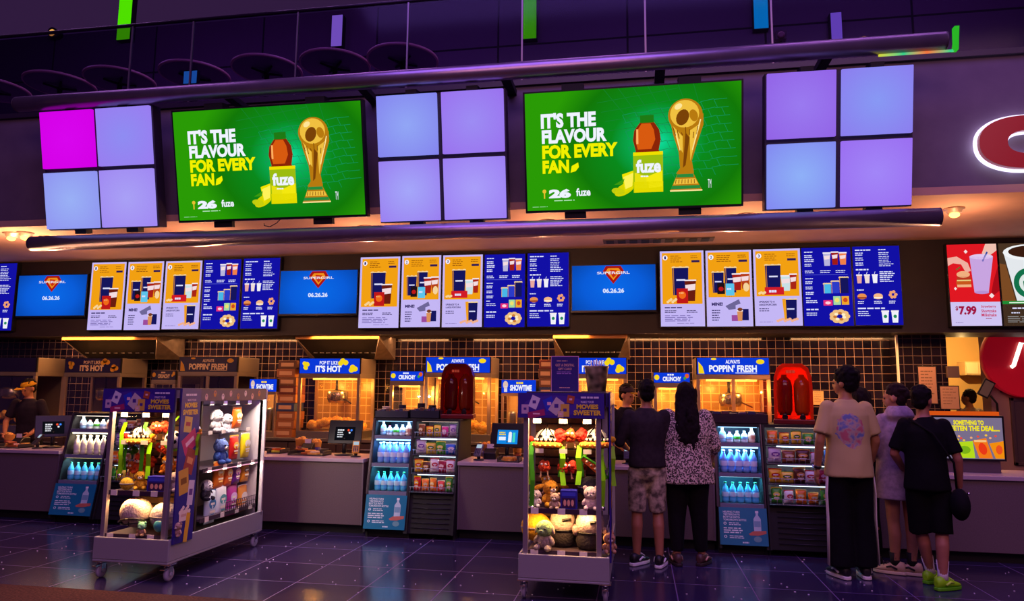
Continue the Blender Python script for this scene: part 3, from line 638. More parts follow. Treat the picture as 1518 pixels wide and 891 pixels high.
def popper(px0, px1, py0, py1, kind, lit, label, Y=9.6, depth=.6, z0=.9, hd=None):
    x0, x1, zb, zt = rect(px0, py0, px1, py1, Y); w = (x1-x0)/2; h = zt-z0
    t = thing('popcorn_machine', label, 'popcorn machine', ((x0+x1)/2, Y, z0), 0, None)
    hh = hd or .28; fr = .045
    MB().box(-w, w, 0, depth, 0, .10).build('base_cabinet', STEEL, t, .004)
    FRM = mat('machine_frame', '#c2a890', .3, .7)
    for x in (-w, w-fr):
        for y in (0, depth-fr): MB().box(x, x+fr, y, y+fr, .10, h-hh).build('corner_post', FRM, t, .003)
    if kind == 'fresh': MB().box(-fr/2, fr/2, .005, .03, .10, h-hh).build('door_post', FRM, t, .003)
    MB().box(-w, w, 0, depth, h-hh, h-hh+.06).box(-w, w, .03, depth, h-hh+.06, h).build('canopy', mat('machine_canopy', '#8a7a74', .4, .5), t, .004)
    c = Canvas(2*w*.97, (hh-.07), 120, 26); header_art(c, kind, lit)
    MB().box(-w, w, .006, .03, h-hh+.055, h).build('sign_box', BLACK, t); c.build('header_sign', t, (0, .003, h-(hh-.07)/2-.006))
    MB().box(-w+fr, w-fr, .012, .017, .12, h-hh-.01).build('glass_front', GLASS, t)
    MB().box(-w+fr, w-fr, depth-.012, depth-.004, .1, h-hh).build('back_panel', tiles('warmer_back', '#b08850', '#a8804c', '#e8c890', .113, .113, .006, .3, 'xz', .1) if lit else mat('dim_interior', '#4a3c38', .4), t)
    if kind != 'crunchy':
        k = MB().lathe([(.02, 0), (.13, .01), (.15, .06), (.15, .16), (.13, .18), (.02, .2)], (0, depth*.55, h-hh-.36), 24).build('kettle', mat('kettle_steel', '#a89888', .25, .9), t)
        MB().tube([(-.02, depth*.55, h-hh-.17), (-.02, depth*.55, h-hh)], .018, 8).tube([(.14, depth*.45, h-hh-.3), (.26, depth*.35, h-hh-.36)], .01, 8).build('kettle_arm', BLACK, k)
    m = MB(); rnd = random.Random(int(px0))
    for q in range(60):
        x = rnd.uniform(-w+.08, w-.08); y = rnd.uniform(.08, depth-.1); m.ell((x, y, .1+rnd.uniform(0, .05)+.13*max(0, 1-abs(x)/w)), (.06, .055, .045), 0, 8, (rnd.random()*3, rnd.random()*3, 0))
    o = m.build('popcorn', KERN, t); o['kind'] = 'stuff'
    if lit:
        lp = MB().box(-w*.7, w*.7, depth*.3, depth*.4, h-hh-.025, h-hh-.001).build('heat_lamp', E('#ffb048', 3), t)
        point('heat_lamp_light', (-w*.45, depth*.35, h-hh-.12), 9, (1, .42, .06), .03, t); point('heat_lamp_light', (w*.45, depth*.35, h-hh-.12), 9, (1, .42, .06), .03, t)
    return t
popper(92, 176, 531, 640, 'hot', False, "unlit popcorn machine with a dark POP IT LIKE IT'S HOT header, far left")
popper(441, 533, 531, 640, 'hot', True, "glowing popcorn machine with blue POP IT LIKE IT'S HOT header beside the left cart")
popper(838, 930, 530, 640, 'hot', True, "popcorn machine with POP IT LIKE IT'S HOT header behind the gift card sign")
popper(262, 350, 529, 640, 'fresh', False, "unlit popcorn cabinet with ALWAYS POPPIN' FRESH header above the left cart")
popper(629, 727, 529, 650, 'fresh', True, "glowing popcorn cabinet with POPPIN' FRESH header behind the red dispenser, centre")
popper(1033, 1143, 530, 640, 'fresh', True, "glowing popcorn cabinet with POPPIN' FRESH header behind the leopard blouse, right")
popper(-70, 50, 530, 650, 'plain', False, 'steel popcorn cabinet cut by the left photo edge')
popper(222, 258, 549, 640, 'crunchy', False, 'small unlit warmer with CRUNCHY header at left', hd=.2)
popper(577, 627, 550, 640, 'crunchy', True, 'small yellow glowing CRUNCHY warmer left of the centre popcorn cabinet', hd=.2)
popper(969, 1024, 552, 640, 'crunchy', True, 'small yellow glowing CRUNCHY warmer between the boy and the woman', hd=.2)
def warmer(px0, px1, py0, py1, label, lit=True):
    x0, x1, zb, zt = rect(px0, py0, px1, py1, 9.62); w = (x1-x0)/2; z0 = .9; h = zt-z0
    t = thing('food_warmer', label, 'food warmer', ((x0+x1)/2, 9.62, z0))
    FRM = mat('machine_frame', '#c2a890', .3, .7); MB().box(-w, w, 0, .45, 0, .08).build('base', FRM, t, .003)
    for x in (-w, w-.03):
        for y in (0, .42): MB().box(x, x+.03, y, y+.03, .08, h-.22).build('corner_post', FRM, t, .003)
    MB().box(-w, w, 0, .45, h-.22, h-.18).build('roof', FRM, t, .003)
    MB().box(-w, w, .01, .3, h-.18, h).build('sign_box', BLACK, t); c = Canvas(2*w, .175, 120, 26); header_art(c, 'show', lit); c.build('header_sign', t, (0, .008, h-.09))
    MB().box(-w+.03, w-.03, .01, .015, .1, h-.23).build('glass_front', GLASS, t); MB().box(-w+.03, w-.03, .43, .44, .08, h-.22).build('back_panel', IN_WARM, t)
    for k in range(3):
        MB().lathe([(.05, 0), (.055, .3), (.05, .32), (.01, .33)], (-w*.55+k*w*.55, .25, .08), 16).build('pump_canister', STEEL, t)
    point('warmer_light', (0, .2, h-.3), 3, (1, .5, .15), .02, t)
warmer(368, 408, 562, 640, 'cheese warmer with lit SHOWTIME sign behind the left cart'); warmer(743, 794, 563, 640, 'cheese warmer with lit SHOWTIME sign left of the gift card sign')
def boxstack(px0, px1, py0, py1, label):
    x0, x1, zb, zt = rect(px0, py0, px1, py1, 9.7); w = (x1-x0)/2; n = 9; h = (zt-.9)/n; rnd = random.Random(int(px0))
    for k in range(n):
        c = rnd.choice(['#8a5a38', '#a8683c', '#6a4430', '#3a4a7a', '#7a3a2c']); a = rnd.uniform(-.02, .02)
        o = MB().box(-w, w, 0, .3, 0, h-.004).build('cardboard_box', Pm(c, .7), None, .004, ((x0+x1)/2+a, 9.7, .9+k*h))
        o2 = MB().box(-w*.7, w*.7, -.001, 0, h*.25, h*.7).build('box_print', Pm('#e0b080', .7), o)
        tag(o, '%s, %s from the bottom' % (label, ORD[k]), 'box', label[:40])
boxstack(411, 438, 534, 600, 'flat carton in the stack left of the glowing popcorn machine'); boxstack(797, 817, 533, 600, 'flat carton in the stack left of the gift card sign')
def hood(px0, px1, py0, py1, label):
    x0, x1, zb, zt = rect(px0, py0, px1, py1, 9.75); w = (x1-x0)/2
    t = thing('extractor_hood', label, 'extractor hood', ((x0+x1)/2, 9.75, zb)); h = 2.36-zb
    HS = noisy('hood_steel', '#a08c80', '#8c7a72', 12, .35, 3, 0, .7)
    w2 = w*1.06
    b = MB(); b.add([(-w, 0, h), (w, 0, h), (w, 0, h-.05), (-w, 0, h-.05), (-w2, .6, .0), (w2, .6, .0), (w2, .6, h), (-w2, .6, h), (-w*.72, .3, 0), (w*.72, .3, 0)],
        [(0, 1, 2, 3), (0, 7, 6, 1), (0, 3, 4, 7), (3, 8, 4), (1, 6, 5, 2), (2, 5, 9), (4, 8, 9, 5), (4, 5, 6, 7)])
    b.build('canopy', HS, t)
    MB().add([(-w+.02, .004, h-.05), (w-.02, .004, h-.05), (w*.72, .3, .002), (-w*.72, .3, .002)], [(0, 1, 2, 3)]).build('filter', MATTE, t)
    for k in range(10):
        x = -w*.7+k*w*.155; MB().tube([(x, .2, h*.36-.03), (x+.06, .2, h*.36-.03)], .008, 8).build('filter_handle', STEEL, t)
    MB().box(-w, w, -.02, .0, h-.055, h).build('front_lip', mat('hood_lip', '#b07840', .4, .2), t, .003)
hood(92, 232, 503, 531, 'steel extractor hood above the unlit popcorn machine at left'); hood(438, 562, 502, 531, 'steel extractor hood above the glowing popcorn machine'); hood(820, 930, 499, 530, 'steel extractor hood behind the gift card sign')
# papers and frames on the wall at right
def paper(px0, py0, px1, py1, Y, col, label, frame=False, lines=6):
    x0, x1, z0, z1 = rect(px0, py0, px1, py1, Y); w, h = x1-x0, z1-z0
    t = thing('notice', label, 'notice', ((x0+x1)/2, Y, (z0+z1)/2))
    if frame: MB().box(-w/2-.012, w/2+.012, -.008, -.0005, -h/2-.012, h/2+.012).build('frame', BLACK, t, .002)
    c = Canvas(w, h, 40, 56); c.rect(0, 0, 40, 56, Pm(col, .8)).up(); c.rows(5, 6, 35, lines, 44/lines, 1.6, Pm('#6a5048', .8), int(px0)); c.build('sheet', t, (0, -.0095 if frame else -.002, 0))
paper(1205, 580, 1221, 600, 10.4, '#e8b880', 'small handwritten note on the tiles left of the tall man')
paper(1326, 545, 1354, 578, 10.4, '#c8a8b0', 'pale notice on the tiles above the girl in the hoodie'); paper(1362, 544, 1388, 598, 10.1, '#a88078', 'tall notice sheet right of the metal corner trim', True, 9)
paper(1394, 573, 1421, 606, 10.1, '#b0887c', 'framed notice on the tiled pier', True); 
x0, x1, z0, z1 = rect(1402, 543, 1420, 560, 10.1)
tag(MB().box(x0, x1, 10.05, 10.1, z0, z1).build('wall_switch_box', mat('switch_grey', '#5a4a50', .4), bevel=.006), 'small grey wall box above the framed notice', 'switch')
# round red sign with a white neon M
c0 = atY(1521, 531, 10.6); t = thing('round_sign', 'large red round sign with a glowing white M at right edge', 'sign', c0)
MB().cyl((0, 0, 0), (0, .12, 0), .52, seg=64).build('disc', mat('sign_red', '#b00a20', .35, emit=.35, ecol='#b00a20'), t, .01)
MB().tube([(-.2, -.03, -.12), (-.17, -.03, -.1), (-.06, -.03, .2), (.0, -.03, .2), (.03, -.03, -.02), (.12, -.03, .2), (.18, -.03, .2), (.2, -.03, -.12)], .026, 10).build('neon_letter', E('#fff6ea', 1.6), t)
MB().box(-.03, .03, .12, .15, -.03, .03).build('bracket', BLACK, t)
# things in the opening
x0, x1, z0, z1 = rect(1440, 498, 1462, 536, 12.5)
t = thing('ceiling_light', 'bright fluorescent light in the room through the opening', 'light', (4.9, 12.6, 2.75))
MB().box(-.6, .6, -.1, .1, -.06, 0).build('housing', WHITE, t); MB().box(-.58, .58, -.08, .08, -.075, -.06).build('diffuser', E('#fff0c8', 3), t)
def wshelf(px0, py0, px1, py1, Y, label):
    x0, x1, z0, z1 = rect(px0, py0, px1, py1, Y); t = thing('wall_cupboard', label, 'cupboard', ((x0+x1)/2, Y, z0)); w = (x1-x0)/2
    MB().box(-w, w, .02, .35, 0, z1-z0).build('body', mat('cupboard_cream', '#e0c088', .6), t, .004)
    for s in (-1, 1): MB().box(-w*.96 if s < 0 else .008, -.008 if s < 0 else w*.96, .0, .02, .02, z1-z0-.02).build('door', mat('cupboard_door', '#ecd0a0', .5), t, .003)
wshelf(1432, 536, 1470, 556, 13.05, 'cream wall cupboard in the lit room through the opening')
t = thing('monitor', 'tilted screen on an arm in the bright opening', 'monitor', atY(1462, 576, 10.6))
MB().box(-.07, .07, -.012, .012, -.12, .12).xf(Matrix.Rotation(.5, 4, 'Y')).build('screen_case', BLACK, t, .004); MB().box(-.055, .055, -.014, -.011, -.1, .1).xf(Matrix.Rotation(.5, 4, 'Y')).build('screen_face', mat('screen_off', '#8a8078', .2), t)
MB().tube([(.05, .0, -.1), (.14, .05, -.2), (.14, .05, .9-t.location.z)], .014, 8).build('arm', MATTE, t)
t2 = thing('service_counter', 'low counter in the bright opening behind the lit sweets sign', 'counter', (4.1, 10.55, 0))
MB().box(-.42, .42, 0, .6, .0, .86).build('body', mat('counter_sand', '#b89468', .6), t2); MB().box(-.44, .44, -.02, .62, .86, .9).build('worktop', STEEL, t2, .004)
# glass door panels on the rosy wall
def gpanel(px0, py0, px1, py1, label):
    x0, x1, z0, z1 = rect(px0, py0, px1, py1, 10.74); t = thing('wall_panel', label, 'panel', ((x0+x1)/2, 10.74, z0)); w, h = (x1-x0)/2, z1-z0
    b = MB().box(-w, -w+.04, -.03, .009, 0, h).box(w-.04, w, -.03, .009, 0, h).box(-w, w, -.03, .009, h-.04, h).box(-w, w, -.03, .009, 0, .04); b.build('frame', mat('panel_frame', '#6a5458', .35, .5), t, .003)
    MB().box(-w+.04, w-.04, -.015, -.008, .04, h-.04).build('pane', mat('panel_pane', '#54434c', .12), t)
gpanel(1482, 556, 1560, 582, 'dark horizontal glass panel below the round red sign'); gpanel(1500, 590, 1560, 690, 'tall dark glass panel at the right edge')
# ------------------------------------------------------------------ front counters
LAM = noisy('counter_laminate', '#6c5a5e', '#645356', 90, .5, 3, 0)
def counter(x0, x1, label, zt=.82, side=None):
    t = thing('service_counter', label, 'counter', ((x0+x1)/2, 7.75, 0)); w = (x1-x0)/2
    MB().box(-w, w, 0, .62, .1, zt-.04).build('front_panel', LAM, t, .004)
    MB().box(-w, w, .08, .6, 0, .1).build('toe_kick', MATTE, t)
    MB().box(-w-.01, w+.01, -.025, .64, zt-.04, zt).build('worktop', mat('worktop_pink_grey', '#b4a0aa', .25), t, .004)
    for s in (-1, 1): MB().box(s*w-.008, s*w+.008, -.006, .0, .1, zt-.04).build('edge_strip', mat('counter_edge', '#8a7a84', .35, .5), t)
    return t
xL = -6.9
counter(-9.5, xL, 'service counter at the far left beside the first drinks cooler')
counter(-5.4, -3.03, 'service counter between the left cart and the centre cooler')
counter(-1.93, .76, 'service counter between the centre and right coolers, behind the right cart')
counter(2.2, 4.6, 'service counter at the far right under the lit sweets sign')
# ------------------------------------------------------------------ bottles and snacks
def bottle(name, h, r, liq, lab, cap, neck=.35):
    t = thing(name, '', 'bottle')
    MB().lathe([(r*.7, 0), (r, .006), (r, h*.18), (r*.93, h*.22), (r, h*.27), (r, h*.55), (r*.86, h*.68), (r*neck, h*.86), (r*neck, h*.93)], seg=14).build('body', mat('bottle_'+liq[1:], liq, .12, emit=0), t)
    MB().lathe([(r*1.02, h*.3), (r*1.025, h*.31), (r*1.025, h*.52), (r*1.02, h*.53)], seg=14).build('label_wrap', Pm(lab, .4), t)
    MB().lathe([(r*neck*1.15, h*.93), (r*neck*1.15, h), (r*.1, h+.001)], seg=12).build('cap', Pm(cap, .4), t)
    return t
def bag_mb(w, h, d):
    """filled snack bag with crimped ends, standing, facing -Y"""
    b = MB(); n = 16; rings = []
    for k in range(9):
        f = k/8; z = h*f; e = math.sin(PI*min(max((f-.06)/.88, 0), 1))**.5*d/2+.004; ww = w/2*(1-.06*math.sin(PI*f))
        rings.append([V((ww*math.copysign(abs(math.cos(a))**.7, math.cos(a)), e*math.copysign(abs(math.sin(a))**1.2, math.sin(a)), z)) for a in [2*PI*i/n for i in range(n)]])
    return b.loft(rings)
def bag(name, w, h, d, c1, c2, cat='snack bag'):
    t = thing(name, '', cat)
    bag_mb(w, h, d).build('pouch', mat('foil_'+c1[1:], c1, .3), t)
    c = Canvas(w*.7, h*.6, 10, 12); c.ell(5, 4, 4.6, 3, Pm(c2, .4)).rect(1.5, 8, 8.5, 9.4, Pm('#f0ead8', .4)).rect(2.5, 10.2, 7.5, 11.2, Pm(c2, .4)); c.up(); c.rect(2.4, 3.3, 7.6, 4.7, Pm('#f4f0e4', .4))
    c.build('front_print', t, (0, -d/2-.003, h*.5))
    MB().box(-w/2, w/2, -.004, .004, h-.012, h+.008).build('crimp', mat('foil_'+c2[1:], c2, .3), t)
    return t
PROTO = {}
def put(key, maker, loc, label, group, rz=0, scale=1):
    if key not in PROTO: o = PROTO[key] = maker()
    else: o = dup(PROTO[key])
    o.location = loc; o.rotation_euler = (0, 0, rz); o.scale = (scale,)*3; o['label'] = label; o['group'] = group; return o
HELP = ['HELPING TURN', "YESTERDAY'S", 'BOTTLE INTO', "TOMORROW'S BOTTLE"]
def cooler_drinks(x0, x1, nm, strip_cols, bcols):
    """open drinks cooler leaning back; shelves horizontal"""
    w = (x1-x0)/2; D = .8; Y0 = 7.6; top = 1.27
    t = thing('drinks_cooler', 'open black drinks cooler with a teal recycling panel, %s' % nm, 'cooler', ((x0+x1)/2, Y0, 0))
    yf = lambda z: .02+(z-.09)/1.18*.25                       # front slant
    side = [(yf(.06), .06), (yf(top), top), (D, top), (D, .0), (.1, .0), (.1, .06)]
    for s in (-1, 1):
        a = s*w; MB().prism(side, 'x', min(a, a-s*.022), max(a, a-s*.022)).build('side_panel', MATTE, t)
        MB().add([(a-.012, yf(.45)-.004, .45), (a+.012 if s < 0 else a-.0, yf(.45)-.004, .45), (a+.012 if s < 0 else a, yf(top)-.004, top), (a-.012, yf(top)-.004, top)], [(0, 1, 2, 3)]).build('edge_trim', mat('cooler_trim', '#5a5058', .25, .6), t)
    MB().box(-w+.022, w-.022, D-.03, D, .06, top).build('back_panel', mat('cooler_back', '#20304a', .4), t)
    MB().box(-w+.02, w-.02, yf(top), D, top-.03, top).build('lid', MATTE, t)
    MB().box(-w+.02, w-.02, .12, D, 0, .4).build('plinth', MATTE, t)
    for k, (zb, zt) in enumerate(((1.075, 1.24), (.775, 1.03), (.48, .745))):
        sh = MB().box(-w+.022, w-.022, yf(zb)+.0, D-.03, zb-.022, zb); sh.build('shelf', mat('shelf_dark', '#2a2832', .4), t)
        MB().box(-w+.022, w-.022, yf(zb)-.006, yf(zb), zb-.035, zb+.006).build('price_rail', mat('price_rail', '#7a7a92', .4), t)
        col = strip_cols[k]
        MB().box(-w+.04, w-.04, yf(zt)+.015, yf(zt)+.045, zt-.008, zt+.008).build('light_tube', E(col[0], col[2]), t)
        area('cooler_tube_light', (0, yf(zt)+.04, zt-.012), (math.radians(35), 0, 0), 2*w-.1, .03, col[3], col[1]).parent = t
    c = Canvas(2*w-.01, .36, 60, 52, .0005); c.rect(0, 0, 60, 52, Pm('#12789a', .35)).up(); wt = Pm('#d8ecf2', .4)
    for k, s in enumerate(HELP): c.text(s, 5, 5+k*3.6, 26 if k < 3 else 34, 7.8+k*3.6, wt, .03)
    c.rows(12, 21, 30, 2, 2.4, 1.2, wt, 3); c.rows(5, 28, 36, 3, 3, 1.6, wt, 4); c.rows(12, 39, 32, 2, 2.4, 1.2, wt, 5); c.ell(7, 22.5, 2, 2, wt, 12); c.ell(7, 40.5, 2, 2, wt, 12); c.up(); c.ell(7, 22.5, 1.1, 1.1, Pm('#12789a', .35), 10); c.ell(7, 40.5, 1.1, 1.1, Pm('#12789a', .35), 10)
    c.poly([(46, 6), (46, 10), (43, 15), (43, 34), (52, 34), (52, 15), (49, 10), (49, 6)], Pm('#b8d4e0', .4)); c.rect(45.5, 4, 49.5, 7, Pm('#e8f0f4', .4)); c.up()
    c.rect(43.5, 18, 51.5, 26, Pm('#7aa8c0', .4)); c.poly([(36, 36), (42, 32), (58, 31), (58, 35), (48, 38), (38, 38)], Pm('#c06a5a', .5)); c.ell(47, 43, 5, 4, Pm('#6aa0a8', .4), 14); c.rows(28, 47, 38, 1, 2, 2, wt, 9)
    pz = .27; pan = MB().box(-w+.005, w-.005, -.008, 0, -.18, .18).build('recycling_panel', Pm('#0e6a88', .4), t, 0, (0, yf(pz)-.006, pz), (-math.atan(.25/1.18), 0, 0))
    c.build('panel_print', pan, (0, -.0088, 0))
    # drinks; blue and cyan bottle colours hold the tint of the light tubes
    X = (x0+x1)/2; g = lambda s: 'bottles on the %s shelf of the drinks cooler, %s' % (s, nm)
    n = 5; step = (2*w-.1)/n
    for k in range(n):
        xx = X-w+.05+step*(k+.5)
        kk = ('water_bottle', 'milk_bottle', 'juice_bottle')
        key, nmx, h, r, cc, d = [('bt0', 'water_bottle', .15, .036, ('#9ac8e8', '#e8f0f8', '#e8f0f8'), 'squat clear bottle'), ('bt1', 'milk_bottle', .11, .036, ('#f0f0f4', '#a0c8e0', '#d05070'), 'small white tub'), ('bt2', 'juice_bottle', .12, .034, ('#d8e8e0', '#48b028', '#e8f0e8'), 'green label bottle'), ('bt3', 'milk_bottle', .12, .036, ('#e8e8f0', '#98c0e8', '#f0f0f4'), 'white bottle'), ('bt4', 'juice_bottle', .15, .036, ('#f0c0a8', '#e89878', '#f0d8d0'), 'peach coloured bottle')][k]
        put(key, lambda: bottle(nmx, h, r, *cc), (xx, Y0+yf(1.1)+.1, 1.075), '%s on the top shelf of the %s drinks cooler' % (d, nm), g('top'))
        o = put('bm'+bcols, lambda: bottle('water_bottle', .225, .036, *( ('#e8e0c8', '#f4ecd8', '#f0e8d8') if bcols == 'w' else ('#78b0f0', '#dcecff', '#f0f4ff'))), (xx, Y0+yf(.8)+.09, .775), '%s bottle, %s from left, middle shelf of the %s drinks cooler' % ('pale milk' if bcols == 'w' else 'blue lit water', ORD[k], nm), g('middle'))
        put('bl', lambda: bottle('water_bottle', .205, .036, '#58c0e8', '#c8f0f8', '#2a8a50'), (xx, Y0+yf(.5)+.09, .48), 'cyan lit bottle, %s from left, lowest shelf of the %s drinks cooler' % (ORD[k], nm), g('lowest'))
        put('bm2'+bcols, lambda: bottle('water_bottle', .225, .036, *( ('#e8e0c8', '#f4ecd8', '#f0e8d8') if bcols == 'w' else ('#78b0f0', '#dcecff', '#f0f4ff'))), (xx, Y0+yf(.8)+.19, .775), 'rear row bottle, %s from left, middle shelf of the %s drinks cooler' % (ORD[k], nm), g('middle'))
    return t
SNK = [('#e8b81c', '#c83018'), ('#f0d040', '#3a7a28'), ('#d8288a', '#f4d0e8'), ('#c8c0d0', '#7848a0'), ('#3aa028', '#f0e060'), ('#2868c8', '#f0f0f0'), ('#8a4a24', '#f0d8a0'), ('#d02020', '#f8d020'), ('#f08010', '#f8e080'), ('#f0ece4', '#c82038'), ('#5a2a18', '#e8b060'), ('#e84020', '#f8f0d0'), ('#a01838', '#f0b8c0')]
SNN = ['yellow', 'pale yellow', 'magenta', 'silver', 'green', 'blue', 'brown', 'red', 'orange', 'white', 'dark brown', 'scarlet', 'crimson']
def rack_snacks(x0, x1, nm, plan, lower):
    w = (x1-x0)/2; D = .8; Y0 = 7.6; top = 1.27; yf = lambda z: .02+(z-.09)/1.18*.25
    t = thing('snack_rack', 'black snack rack with four lit shelves, %s' % nm, 'rack', ((x0+x1)/2, Y0, 0))
    side = [(yf(.06), .06), (yf(top), top), (D, top), (D, .0), (.1, .0), (.1, .06)]
    for s in (-1, 1):
        a = s*w; MB().prism(side, 'x', min(a, a-s*.02), max(a, a-s*.02)).build('side_panel', MATTE, t)
    MB().box(-w+.02, w-.02, D-.03, D, .06, top).build('back_panel', mat('rack_back', '#3a3440', .5), t)
    MB().box(-w+.02, w-.02, yf(top), D, top-.03, top).build('lid', MATTE, t)
    zs = ((1.075, 1.245), (.885, 1.05), (.69, .865), (.495, .67))
    for k, (zb, zt) in enumerate(zs):
        MB().box(-w+.02, w-.02, yf(zb)-.02, D-.03, zb-.016, zb).build('shelf', mat('shelf_dark', '#2a2832', .4), t)
        b = MB()
        for q in range(15): x = -w+.03+q*(2*w-.06)/14; b.tube([(x, yf(zb)-.03, zb-.005), (x, yf(zb)-.034, zb+.05)], .0025, 6)
        for z in (zb-.005, zb+.05): b.tube([(-w+.02, yf(zb)-.032, z), (w-.02, yf(zb)-.032, z)], .003, 6)
        b.build('wire_guard', mat('wire_grey', '#a8a0b0', .3, .8), t)
        if k != 0 or True:
            MB().box(-w*.7, w*.86, yf(zt)+.02, yf(zt)+.045, zt-.008, zt+.006).build('light_tube', E('#d8f0ff' if k else '#ffd8c0', 2.2), t)
            area('rack_tube_light', (0, yf(zt)+.035, zt-.012), (math.radians(40), 0, 0), 2*w-.12, .03, 2.6, (.85, .9, 1)).parent = t
    MB().prism([(yf(.06)+.03, .06), (yf(.47)+.03, .47), (.5, .47), (.5, .06)], 'x', -w+.02, w-.02).build('grille_box', MATTE, t)
    b = MB()
    for q in range(7): z = .12+q*.05; b.tube([(-w*.8, yf(z)+.02, z), (w*.8, yf(z)+.02, z)], .004, 6)
    b.build('grille', mat('grille_dark', '#3a343e', .3, .6), t)
    X = (x0+x1)/2
    for k, row in enumerate(plan):
        zb = zs[k][0]; n = len(row); st = (2*w-.08)/n; seen = {}
        for q, ci in enumerate(row):
            dup_n = seen[ci] = seen.get(ci, 0)+1
            c1, c2 = SNK[ci]; ww = min(st*1.0, .15)
            for back in range(1):
                put('sn%d_%d' % (ci, n), lambda: bag('snack_bag', ww, .135, .055, c1, c2), (X-w+.04+st*(q+.5), Y0+yf(zb)+.045+back*.085, zb+.001),
                    '%s snack bag, %s from left, %s shelf of the %s snack rack' % (SNN[ci], ORD[q], ['top', 'second', 'third', 'lowest'][k], nm), 'snack bags in the rack, %s' % nm, [-.25, .18, .08, -.12, .3][(q+k) % 5]).scale = (1+.12*((q*3+k) % 3-1), 1, [1, .82, 1.1, .92][(q+2*k) % 4] if k else [.95, .8][q % 2])
    return t
BL = (('#9fd0ff', (.25, .6, 1), 1.6, 3), ('#a8d8ff', (.12, .42, 1), 2, 7), ('#b0f0ff', (.1, .65, 1), 2, 6))
WL = (('#ffe8d8', (1, .85, .7), 1.4, 2.5), ('#fff0d0', (1, .8, .5), 2, 5), ('#ffe090', (.4, .85, 1), 2, 4))
cooler_drinks(-2.956, -2.48, 'centre', BL, 'b'); rack_snacks(-2.48, -1.95, 'centre', [[6, 0, 1, 2, 3], [3, 1, 4, 5], [0, 10, 9, 12, 9], [7, 8, 8, 11, 4]], None)
cooler_drinks(.79, 1.26, 'right', BL, 'b'); rack_snacks(1.27, 2.17, 'right', [[8, 0, 1, 4, 9, 2, 3], [3, 6, 10, 9, 5, 3], [0, 1, 10, 9, 12, 12, 7], [4, 9, 8, 8, 4, 10, 9]], None)
cooler_drinks(-6.86, -6.3, 'far left', WL, 'w'); rack_snacks(-6.28, -5.44, 'far left', [[3, 6, 10, 9, 5, 3], [3, 6, 10, 9, 5], [8, 6, 0, 1, 0], [4, 1, 0, 4, 1, 0]], None)
# ------------------------------------------------------------------ things on top of the coolers and counters
def dispenser(px0, px1, py0, py1, Y, rz, zb, label, col, c1, c2):
    x0, x1, z0, z1 = rect(px0, py0, px1, py1, Y); w = (x1-x0)/2; h = z1-zb
    t = thing('candy_dispenser', label, 'dispenser', ((x0+x1)/2, Y, zb), rz)
    RED_T = mat('red_acrylic_case_'+col[1:], col, .12, 0, .6); nt = RED_T.node_tree; RED_T.node_tree.nodes['Principled BSDF'].inputs['Transmission Weight'].default_value = .35
    prof = [(w, .05), (w, h*.55), (w*.96, h*.78), (w*.8, h*.93), (w*.5, h), (-w*.5, h), (-w*.8, h*.93), (-w*.96, h*.78), (-w, h*.55), (-w, .05)]
    nt = RED_T.node_tree
    if len(nt.nodes) < 4:
        tl = nt.nodes.new('ShaderNodeBsdfTranslucent'); tl.inputs[0].default_value = (*lin(col), 1); ms = nt.nodes.new('ShaderNodeMixShader'); ms.inputs[0].default_value = .5
        nt.links.new(nt.nodes['Principled BSDF'].outputs[0], ms.inputs[1]); nt.links.new(tl.outputs[0], ms.inputs[2]); nt.links.new(ms.outputs[0], nt.nodes['Material Output'].inputs[0])
    outer = prof; inner = [(x*.84, .05 if z < .06 else z*.94) for x, z in prof]
    n = len(prof); b = MB()
    for (ya, yb) in ((0, .03), (.3, .33)):
        b.add([(x, ya, z) for x, z in outer]+[(x, ya, z) for x, z in inner]+[(x, yb, z) for x, z in outer]+[(x, yb, z) for x, z in inner],
              [f for i in range(n-1) for f in ((i, i+1, n+i+1, n+i), (2*n+i, 3*n+i, 3*n+i+1, 2*n+i+1), (i, 2*n+i, 2*n+i+1, i+1), (n+i, n+i+1, 3*n+i+1, 3*n+i))])
    b.add([(x, .015, z) for x, z in outer]+[(x, .315, z) for x, z in outer], [(i, i+1, n+i+1, n+i) for i in range(n-1)])
    b.add([(x, .3, z) for x, z in inner]+[(x, .312, z) for x, z in inner], [tuple(range(n)), tuple(range(2*n-1, n-1, -1))]); b.build('arched_case', RED_T, t)
    for s in (-1, 1):
        MB().lathe([(w*.3, .09), (w*.4, .14), (w*.42, h*.62), (w*.36, h*.72), (w*.16, h*.78), (w*.14, h*.82)], (s*w*.45, .16, 0), 20).build('candy_tank', mat('candy_'+(c1 if s < 0 else c2)[1:], c1 if s < 0 else c2, .1), t)
        MB().cyl((s*w*.45, .08, .1), (s*w*.45, .0, .07), .02, .03).build('spout', BLACK, t)
    MB().box(-w*1.05, w*1.05, -.06, .36, 0, .05).build('tray', mat('dispenser_base', '#6a1418', .3), t, .008)
    c = Canvas(w*1.3, .07, 40, 8); c.rows(10, 2, 30, 1, 2, 3.4, Pm('#f08040', .4), 3); c.build('case_print', t, (0, -.003, h*.86))
    return t
dispenser(654, 701, 539, 608, 8.05, .15, 1.27, 'dark red arched candy dispenser on top of the centre snack rack', '#8a1c10', '#5a0c0a', '#7a240c')
dispenser(1147, 1204, 539, 612, 8.05, -.2, 1.27, 'bright red orange arched candy dispenser on top of the right snack rack', '#f0521c', '#7a1408', '#b8400c')
point('dispenser_back_fill', (atY(1176, 580, 8.5).x, 8.62, 1.6), 18, (1, .38, .06)); point('dispenser_back_fill', (atY(670, 580, 8.6).x, 8.75, 1.55), 9, (1, .35, .05))  # unseen point lights added behind the dispensers so the red cases glow
